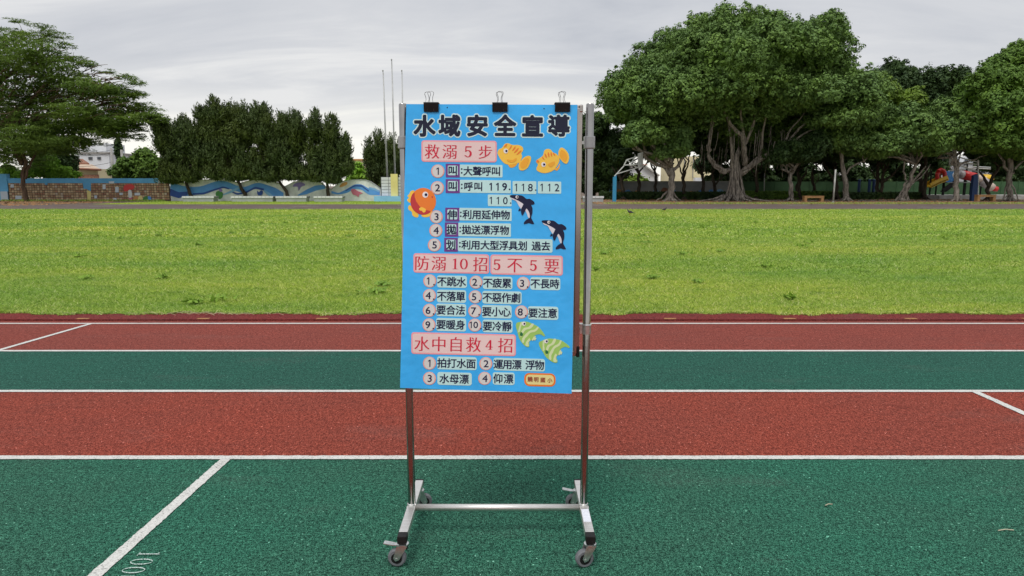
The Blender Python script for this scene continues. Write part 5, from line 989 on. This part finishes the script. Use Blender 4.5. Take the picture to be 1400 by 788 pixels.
bk = [((852, 262), [(850, 248), (846, 238)], [([(850, 247), (842, 236), (836, 228)], .22, .1), ([(850, 247), (858, 236), (868, 226)], .24, .1)], [(850, 215, 18, 12)], 'black forked trunk beside the basketball hoop'),
      ((873, 262), [(874, 250), (873, 235), (870, 225)], [([(874, 238), (866, 228), (860, 215)], .2, .1), ([(873, 236), (885, 222), (890, 212)], .18, .1)], [(885, 200, 24, 20)], 'black trunk right behind the basketball backboard'),
      ((897, 264), [(897, 250), (895, 235)], [([(897, 240), (890, 225), (888, 210)], .2, .1)], [(895, 208, 20, 16)], 'black trunk hidden behind the pollarded fig'),
      ((935, 264), [(935, 250), (934, 232)], [([(935, 245), (930, 230), (926, 215)], .18, .1), ([(935, 243), (940, 228), (944, 210)], .18, .1)], [(940, 195, 24, 16)], 'thin black trunk before the yellow building'),
      ((962, 264), [(962, 250), (960, 232)], [([(962, 242), (954, 230), (948, 215)], .24, .1)], [(962, 195, 26, 18)], 'black trunk between the yellow building and the huge banyan'),
      ((978, 265), [(976, 250), (974, 238)], [([(976, 255), (985, 245), (995, 235)], .2, .1)], [(985, 190, 24, 20)], 'black trunk close left of the huge banyan'),
      ((1034, 262), [(1034, 248), (1036, 235)], [([(1034, 245), (1028, 235), (1022, 225)], .16, .1)], [(1035, 205, 24, 16)], 'thin black trunk right of the huge banyan'),
      ((1092, 266), [(1093, 250), (1090, 235)], [([(1092, 250), (1100, 240), (1105, 228)], .3, .1)], [(1095, 205, 28, 16)], 'thick black trunk behind the slender forked fig'),
      ((1112, 262), [(1111, 250), (1110, 238)], [([(1112, 256), (1118, 248), (1120, 236)], .1, .06)], [(1120, 208, 24, 16)], 'thin black trunk above the wooden bench'),
      ((1143, 268), [(1142, 250), (1141, 232)], [([(1141, 248), (1132, 235), (1126, 222)], .3, .1)], [(1140, 205, 26, 18)], 'thick black trunk behind the leaning grey pole'),
      ((1205, 266), [(1206, 250), (1208, 236)], [([(1206, 250), (1220, 240), (1230, 228)], .3, .12), ([(1206, 252), (1196, 242), (1188, 230)], .2, .1)], [(1195, 208, 28, 16), (1215, 212, 24, 12)], 'black leaning trunk between two pale figs'),
      ((1262, 270), [(1260, 250), (1258, 232)], [([(1260, 255), (1268, 240), (1276, 228)], .3, .1)], [(1262, 208, 28, 16)], 'thick black trunk beside the yellow slide'),
      ((1350, 270), [(1352, 255), (1358, 240), (1365, 228)], [([(1352, 255), (1345, 242), (1335, 232)], .3, .12)], [(1350, 210, 30, 14), (1380, 215, 24, 14)], 'black forked trunk behind the beige tube slide')]
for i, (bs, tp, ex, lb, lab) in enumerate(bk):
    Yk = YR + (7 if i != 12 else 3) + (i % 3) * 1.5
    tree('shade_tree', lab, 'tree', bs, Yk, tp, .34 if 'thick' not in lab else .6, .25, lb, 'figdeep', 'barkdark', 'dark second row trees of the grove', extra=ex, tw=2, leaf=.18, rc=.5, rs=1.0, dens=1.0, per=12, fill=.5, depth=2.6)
# low leafy background screen of far trees
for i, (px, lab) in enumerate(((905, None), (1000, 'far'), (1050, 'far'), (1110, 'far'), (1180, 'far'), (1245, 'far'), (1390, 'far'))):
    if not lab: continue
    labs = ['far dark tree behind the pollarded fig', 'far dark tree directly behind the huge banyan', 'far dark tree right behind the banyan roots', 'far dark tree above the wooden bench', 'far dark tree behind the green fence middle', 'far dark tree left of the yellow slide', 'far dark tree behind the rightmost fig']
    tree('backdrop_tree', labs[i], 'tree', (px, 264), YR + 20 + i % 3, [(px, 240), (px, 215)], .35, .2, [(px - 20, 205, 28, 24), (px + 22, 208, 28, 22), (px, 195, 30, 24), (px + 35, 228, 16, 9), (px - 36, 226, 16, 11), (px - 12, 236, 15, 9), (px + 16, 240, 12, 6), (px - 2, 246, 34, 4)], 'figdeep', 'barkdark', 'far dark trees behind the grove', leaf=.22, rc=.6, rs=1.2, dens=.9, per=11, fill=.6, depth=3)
for i, (px, py, lab) in enumerate(((868, 247, 'yellow green shrub above the grey painted wall'), (1178, 238, 'light green shrub above the green fence near the black trunks'), (1220, 236, 'light green shrub above the fence left of the slide'), (1130, 244, 'light green shrub above the fence behind the leaning pole'))):
    tree('garden_shrub', lab, 'shrub', (px, 268), YR + 30, [(px, 255)], .1, .06, [(px, py, 12, 7), (px + 10, py + 3, 9, 6), (px - 10, py + 2, 8, 6)], 'figlight' if i != 1 else 'bushleaf', 'barkdark', leaf=.22, rc=.5, per=12)
# the side of the field that the poster hides
for px, lab in ((590, 'round tree behind the poster just right of the stage block'), (645, 'round tree behind the middle of the poster'), (705, 'round tree behind the right part of the poster'), (760, 'round tree behind the poster beside the dark dense fig')):
    tree('field_edge_tree', lab, 'tree', (px, 268), YR + 6 + random.uniform(0, 4), [(px, 250), (px + 2, 232)], .35, .22, [(px, 205, 28, 20), (px - 16, 218, 18, 16), (px + 16, 220, 20, 16), (px + 2, 234, 26, 12)], 'fig', 'barkdark', 'trees hidden behind the poster', leaf=.17, rc=.5, rs=.9, per=13, fill=.4, depth=3)
lw = thing('low_white_wall', (P(690, 262, YR + 3).x, YR + 3, 0), 'low white wall behind the poster between stage block and grove', 'wall')
b = MB(); bbox(b, 622, 774, 251, 270, YR + 3, .25, 0); b.build('wall_body', K['mural_white'], lw); b = MB(); bbox(b, 621.5, 774.5, 250, 251.4, YR + 2.94, .37); b.build('coping', K['concrete'], lw)
# hedge rows
def hedge(name, px0, px1, Y, h, label, m, n):
    x0, x1 = P(px0, 262, Y).x, P(px1, 262, Y).x; C = np.stack([RNG.uniform(x0, x1, n), Y + RNG.uniform(-.7, .7, n), h * RNG.random(n) ** .7], 1)
    o = card_leaves(name, C, RNG.normal(size=(n, 3)) + [0, -.5, .5], .12 + .12 * RNG.random(n), K[m], loc=((x0 + x1) / 2, Y, 0), kind='stuff'); tag(o, label, 'hedge')
hedge('low_hedge', 820, 1000, YR + 8, .75, 'low dark hedge at the foot of the grey painted wall', 'figdeep', 16000)
hedge('low_hedge', 1015, 1145, YR + 9, .8, 'low green hedge in front of the green fence', 'figfresh', 12000)
hedge('low_hedge', 1145, 1262, YR + 9, .7, 'low dark hedge left of the playground', 'figdeep', 9000)
hedge('low_hedge', 1262, 1420, YR + 24, 1.1, 'green hedge behind the playground', 'figfresh', 12000)
# walls and fences
YV = YR + 13
gw = thing('grey_painted_wall', (P(920, 262, YV).x, YV, 0), 'grey wall with faded painted shapes behind the left of the grove', 'wall')
b = MB(); bbox(b, 826, 1002, 248.5, 270, YV, .25, 0); b.build('wall_body', K['greywall'], gw); b = MB(); bbox(b, 826, 1002, 247.8, 249.0, YV - .06, .4); b.build('coping', K['concrete'], gw)
for k in range(13):
    px = 834 + k * 12.5; py = 262 + random.uniform(-2, 2); r = random.uniform(2.5, 5); wpoly('painted_shape', [(px + r * math.cos(a / 9 * 6.28) * random.uniform(.7, 1.3), py + r * .8 * math.sin(a / 9 * 6.28) * random.uniform(.7, 1.2)) for a in range(9)], random.choice(['wave', 'ochre', 'violet', 'wave3', 'rooftile']), gw, Y=YV, off=.03, d=.02)
gf = thing('green_fence', (P(1200, 262, YV + 4).x, YV + 4, 0), 'long dark green panel fence behind the grove', 'fence'); YG = YV + 4
npn = 18
for k in range(npn):
    a = 1012 + (1440 - 1012) * k / npn; c = 1012 + (1440 - 1012) * (k + 1) / npn; b = MB(); bbox(b, a + .5, c - .5, 248.5, 270, YG, .08, .05); b.build('panel', K['fencegreen'], gf, fix=False)
    b = MB(); bbox(b, a - .6, a + .6, 247.6, 270, YG - .06, .2, 0); b.build('post', K['fencegreen'], gf, fix=False)
for px, lab in ((1174, 'left dark blue post in front of the green fence'), (1188, 'left of the paired dark blue posts by the green fence'), (1194, 'right of the paired dark blue posts by the green fence')):
    g = P(px, 262, YG - 2); q = thing('blue_post', (g.x, YG - 2, 0), lab, 'post'); b = MB(); b.lathe((g.x, YG - 2, 0), [(.16, 0), (.16, P(px, 246, YG - 2).z), (.1, P(px, 245.3, YG - 2).z)], 12); b.build('padding', K['navypad'], q)
# buildings right
yb_ = thing('pale_yellow_building', P(945, 262, 130), 'pale yellow building glimpsed left of the huge banyan', 'building')
b = MB(); bbox(b, 918, 978, 214, 262, 130, 10, 0); b.build('wall', K['cream'], yb_); b = MB(); bbox(b, 950, 1000, 243, 262, 128, 1.5, 0); b.build('annex', K['bwhite'], yb_)
for k in range(3): b = MB(); bbox(b, 934 + k * 12, 934.8 + k * 12, 216, 243, 129.8, .15); b.build('pipe', K['greywall'], yb_)
wh = thing('white_warehouse', P(868, 262, 140), 'white walled warehouse seen behind the basketball hoop', 'building')
b = MB(); P3 = [P(835, 262, 140), P(835, 232, 140), P(876, 224, 140), P(900, 240, 140), P(900, 262, 140)]; b.prism(P3, (0, 12, 0)); b.build('wall', K['bwhite'], wh); b = MB(); b.bar(P(834, 231.8, 139.8), P(876, 223.6, 139.8), 1, .3); b.bar(P(876, 223.6, 139.8), P(901, 240.5, 139.8), 1, .3); b.build('roof_edge', K['concrete'], wh)
w2 = thing('white_apartment_building', P(1335, 262, 150), 'whitish building with balconies behind the red tube slide', 'building')
b = MB(); bbox(b, 1295, 1380, 214, 262, 150, 10, 0); b.build('wall', K['bwhite'], w2)
for r in range(3): b = MB(); bbox(b, 1300, 1376, 222 + r * 8, 224 + r * 8, 149.2, .9); b.build('balcony', K['greywall'], w2)
for r in range(3):
    for k in range(6): b = MB(); bbox(b, 1303 + k * 12, 1308 + k * 12, 217 + r * 8, 221 + r * 8, 149.9, .2); b.build('window', K['window'], w2)
# basketball hoops
def hoop(px, lab, pad, ytop, arms, board, rimc, Yh, pw=4.6):
    g = P(px, 262, Yh); h = thing('basketball_hoop', (g.x, Yh, 0), lab, 'basketball hoop'); b = MB(); wbox(b, px - pw / 2 - .6, px + pw / 2 - .6, ytop, 276, Yh, .35, z0=0)
    b.prism([P(px - pw / 2 - .6, ytop, Yh), P(px + pw / 2 - .6, ytop, Yh), P(px + pw / 2, ytop - 3, Yh)], (0, .35, 0)); b.build('post', K[pad], h)
    for q in arms: b = MB(); b.bar(P(q[0], q[1], Yh + .2 + q[4]), P(q[2], q[3], Yh + .1 + q[4]), .09, .09); b.build('arm', K['hoopwhite'], h)
    b = MB(); P3 = [P(*q[:2], Yh + q[2]) for q in board]; b.prism(P3, (.06, .06, 0)); bd_ = b.build('backboard', K['hoopwhite'], h)
    c = P(*rimc, Yh); b = MB(); b.tube([c + Vector((.23 * math.cos(a), .23 * math.sin(a), 0)) for a in np.linspace(0, 6.283, 17)], .02, 5, cap=False); b.build('rim', K['rim'], h)
    b = MB(); 
    for a in np.linspace(0, 6.283, 13)[:-1]: b.tube([c + Vector((.22 * math.cos(a), .22 * math.sin(a), 0)), c + Vector((.12 * math.cos(a + .5), .12 * math.sin(a + .5), -.42))], .008, 3)
    b.build('net', K['hoopwhite'], h)
hoop(841, 'basketball hoop on a bright blue post at the left of the grove', 'postblue', 243, [(840, 241, 853, 227, 0), (853, 226, 876, 224.5, 0), (857, 218.5, 876, 213, 0), (853, 226.5, 857, 218.5, 0), (857, 218.5, 868, 228, .3), (868, 214, 862, 227, .3), (843, 238, 876, 228, .3), (853, 226, 876, 224.5, .9), (857, 218.5, 876, 213, .9)], [(872, 210, -.5), (878.5, 208, .9), (878.5, 227.5, .9), (872, 230, -.5)], (882, 225.5), YR - 1.8)
hoop(1333.5, 'basketball hoop on a navy post beside the red tube slide', 'navypad', 241, [(1337, 276, 1337.5, 219, -.1), (1337, 225, 1310, 222, .1), (1337, 235, 1310, 226, .1), (1337, 222, 1310, 215, .3)], [(1298, 209, 0), (1308, 208.5, .5), (1310, 227, .5), (1297, 226.5, 0)], (1302, 229), YR + 1.2, 7)
# wooden benches
for (x0, x1, yt, yb2, lab) in ((1100.5, 1127.5, 268, 276.6, 'wooden bench between two pale fig trunks'), (1337.5, 1363, 266.5, 276.4, 'wooden bench right of the navy hoop post')):
    Yb = gy(yb2 - .6); g = P((x0 + x1) / 2, 262, Yb); q = thing('wooden_bench', (g.x, Yb, 0), lab, 'bench', 'wooden benches by the grove')
    X0, X1 = P(x0, 262, Yb).x, P(x1, 262, Yb).x; zt_ = P(700, yt, Yb).z
    for k in range(3): b = MB(); b.box(X0, X1, Yb + k * .17, Yb + k * .17 + .155, zt_ - .07, zt_); b.build('seat_plank', K['wood'], q)
    b = MB(); b.box(X0 + .1, X1 - .1, Yb + .02, Yb + .06, zt_ - .2, zt_ - .072); b.build('rail', K['wood'], q)
    for x in (X0 + .02, X1 - .26): b = MB(); b.box(x, x + .24, Yb + .01, Yb + .5, 0, zt_ - .072); b.build('leg', K['wood'], q)
for (xb, yb2, xt, yt, lab, r) in ((1139, 277.5, 1142.5, 232, 'leaning grey pole right of the wooden bench', .07), (1044.5, 272.5, 1045.5, 237, 'thin upright grey pole right of the huge banyan', .05)):
    g = G(xb, yb2); q = thing('grey_pole', g, lab, 'pole'); b = MB(); b.tube([g, P(xt, yt, g.y)], r, 8); b.build('shaft', K['greypole'], q, smooth=True); b = MB(); b.lathe(g, [(r * 1.8, 0), (r * 1.8, .08), (r, .1)], 8); b.build('foot', K['greypole'], q)
# far kerb / paths in the grove
b = MB(); Yq = YR + 10; b.box(P(1285, 262, Yq).x, 60, Yq, Yq + 9, -.04, .42); tag(b.build('playground_platform', K['concrete'], None, (P(1340, 262, Yq).x, Yq, 0)), 'raised pale concrete playground floor', kind='structure')
b = MB(); b.box(P(1050, 262, YR + 3).x, P(1300, 262, YR + 3).x, YR + 3, YR + 4.6, 0.0, .03); tag(b.build('footpath', K['concrete'], None, (P(1150, 262, YR + 3).x, YR + 3, 0)), 'pale concrete footpath behind the front trees', kind='structure')
# playground
YPg = YR + 12; GZ = .42
pg = thing('playground_slide_set', (P(1320, 262, YPg).x, YPg, GZ), 'colourful plastic playground set with yellow slide and red tube slide', 'playground set')
q7b = lambda x, y: (1200 + x / 7, 200 + y / 7)
def pp(x, y, dY=0): return P(*q7b(x, y), YPg + dY)
b = MB(); chute = [pp(640, 318), pp(560, 350), pp(475, 392)]
for k in range(2):
    a0, a1 = chute[k], chute[k + 1]; b.bar(a0, a1, 1.3, .10); b.bar(a0 + Vector((0, -.6, .16)), a1 + Vector((0, -.6, .16)), .1, .55); b.bar(a0 + Vector((0, .6, .16)), a1 + Vector((0, .6, .16)), .1, .5)
b.build('yellow_slide', K['pyel'], pg)
b = MB(); b.tube([pp(570, 320), pp(570, 265), pp(585, 235), pp(605, 226), pp(628, 235), pp(640, 262), pp(640, 300)], .22, 8); b.box(pp(575, 250).x, pp(640, 250).x, YPg + .1, YPg + .3, pp(600, 265).z, pp(600, 240).z); b.build('red_arch', K['pred'], pg)
b = MB(); b.box(pp(588, 250).x, pp(628, 250).x, YPg + .32, YPg + .45, pp(600, 322).z, pp(600, 266).z); b.build('beige_panel', K['pbeige'], pg)
b = MB(); bx = [(652, 240), (735, 238), (712, 275), (722, 300), (735, 330), (730, 348), (652, 348)]; b.prism([pp(*p) for p in bx], (0, .12, 0)); pb_ = b.build('blue_panel', K['pblue'], pg)
for c in ((690, 285, 12), (680, 325, 9), (705, 325, 9)): b = MB(); P3 = [pp(x, y, -.03) for x, y in ell(c[0], c[1], c[2], c[2], 0, 12)]; b.prism(P3, (0, .02, 0)); b.build('cutout_circle', K['wave'], pb_)
b = MB(); b.bar(pp(745, 348), pp(625, 435), 1.0, .1); b.bar(pp(745, 340, -.5), pp(620, 425, -.5), .1, .4); b.build('black_slide', K['black'], pg)
def tubeseg(name, a, c, r, m, n=16): b = MB(); b.tube([pp(*a), pp((a[0] + c[0]) / 2, (a[1] + c[1]) / 2), pp(*c)], r * YPg / F / 7, n); b.build(name, K[m], pg, smooth=True); 
tubeseg('tube_section', (778, 272), (822, 275), 38, 'pgrey'); tubeseg('tube_section', (818, 275), (940, 302), 42, 'pred'); tubeseg('tube_section', (940, 304), (990, 322), 36, 'pbeige'); tubeseg('tube_section', (986, 325), (1052, 368), 44, 'pgrey'); tubeseg('tube_section', (1050, 370), (1095, 402), 40, 'pbeige'); tubeseg('tube_end', (1092, 404), (1142, 412), 24, 'pred')
b = MB(); b.lathe(pp(1025, 315, .9), [(.9, -.1), (.85, .2), (.6, .45), (.2, .55)], 14); b.build('yellow_dome', K['pyel'], pg, smooth=True)
for x, y0 in ((515, 235), (565, 330), (640, 232), (835, 290), (858, 170), (897, 310), (990, 370), (648, 232), (960, 110)):
    b = MB(); t_ = pp(x, y0, .3); b.tube([Vector((t_.x, t_.y, GZ)), t_], .09, 8); b.build('post', K['black'], pg)
for y in (190, 205): b = MB(); b.tube([pp(830, y + 2, .3), pp(1080, y + 14, .3)], .05, 6); b.build('top_rail', K['hoopwhite'], pg)
b = MB(); b.box(pp(640, 345).x, pp(900, 345).x, YPg - .6, YPg + .8, pp(700, 352).z, pp(700, 345).z); b.build('deck', K['greywall'], pg)

# ------------------------------------------------------------ birds on the lawn
def bird(px, py, sc, face, lab):
    g = G(px, py); Mx = Matrix.Translation(g) @ Matrix.Rotation(face, 4, 'Z') @ Matrix.Scale(sc, 4)
    r = thing('bird', g, lab, 'bird', 'birds on the lawn')
    b = MB(); path = [(-.16, 0, .10), (-.10, 0, .125), (-.04, 0, .14), (.03, 0, .15), (.08, 0, .175), (.105, 0, .215), (.125, 0, .235), (.145, 0, .232), (.16, 0, .226)]
    b.tube([Mx @ Vector(p) for p in path], [sc * q for q in (.008, .028, .055, .06, .045, .026, .028, .018, .004)], 12); b.build('body', K['bird'], r, smooth=True)
    b = MB(); b.prism([Mx @ Vector(p) for p in ((-.24, -.03, .095), (-.24, .03, .095), (-.12, .022, .125), (-.12, -.022, .125))], (0, 0, -.012)); b.build('tail', K['bird'], r)
    for s in (-1, 1):
        b = MB(); b.prism([Mx @ Vector(p) for p in ((.05, s * .058, .16), (-.03, s * .066, .175), (-.16, s * .03, .125), (-.04, s * .06, .11))], (0, s * .008, 0)); b.build('wing', K['birdw'] if s < 0 and sc > 1.05 else K['bird'], r)
        b = MB(); b.tube([Mx @ Vector((0, s * .025, .10)), Mx @ Vector((.01, s * .025, .045)), Mx @ Vector((.03, s * .025, 0.0))], .006 * sc, 5); b.build('leg', K['rim'], r)
bird(861.5, 294.5, 1.15, 2.6, 'pigeon with pale wing walking on the lawn right of the stand')
bird(908.5, 289.5, .95, .4, 'smaller dark bird on the lawn edge below the pollarded fig')
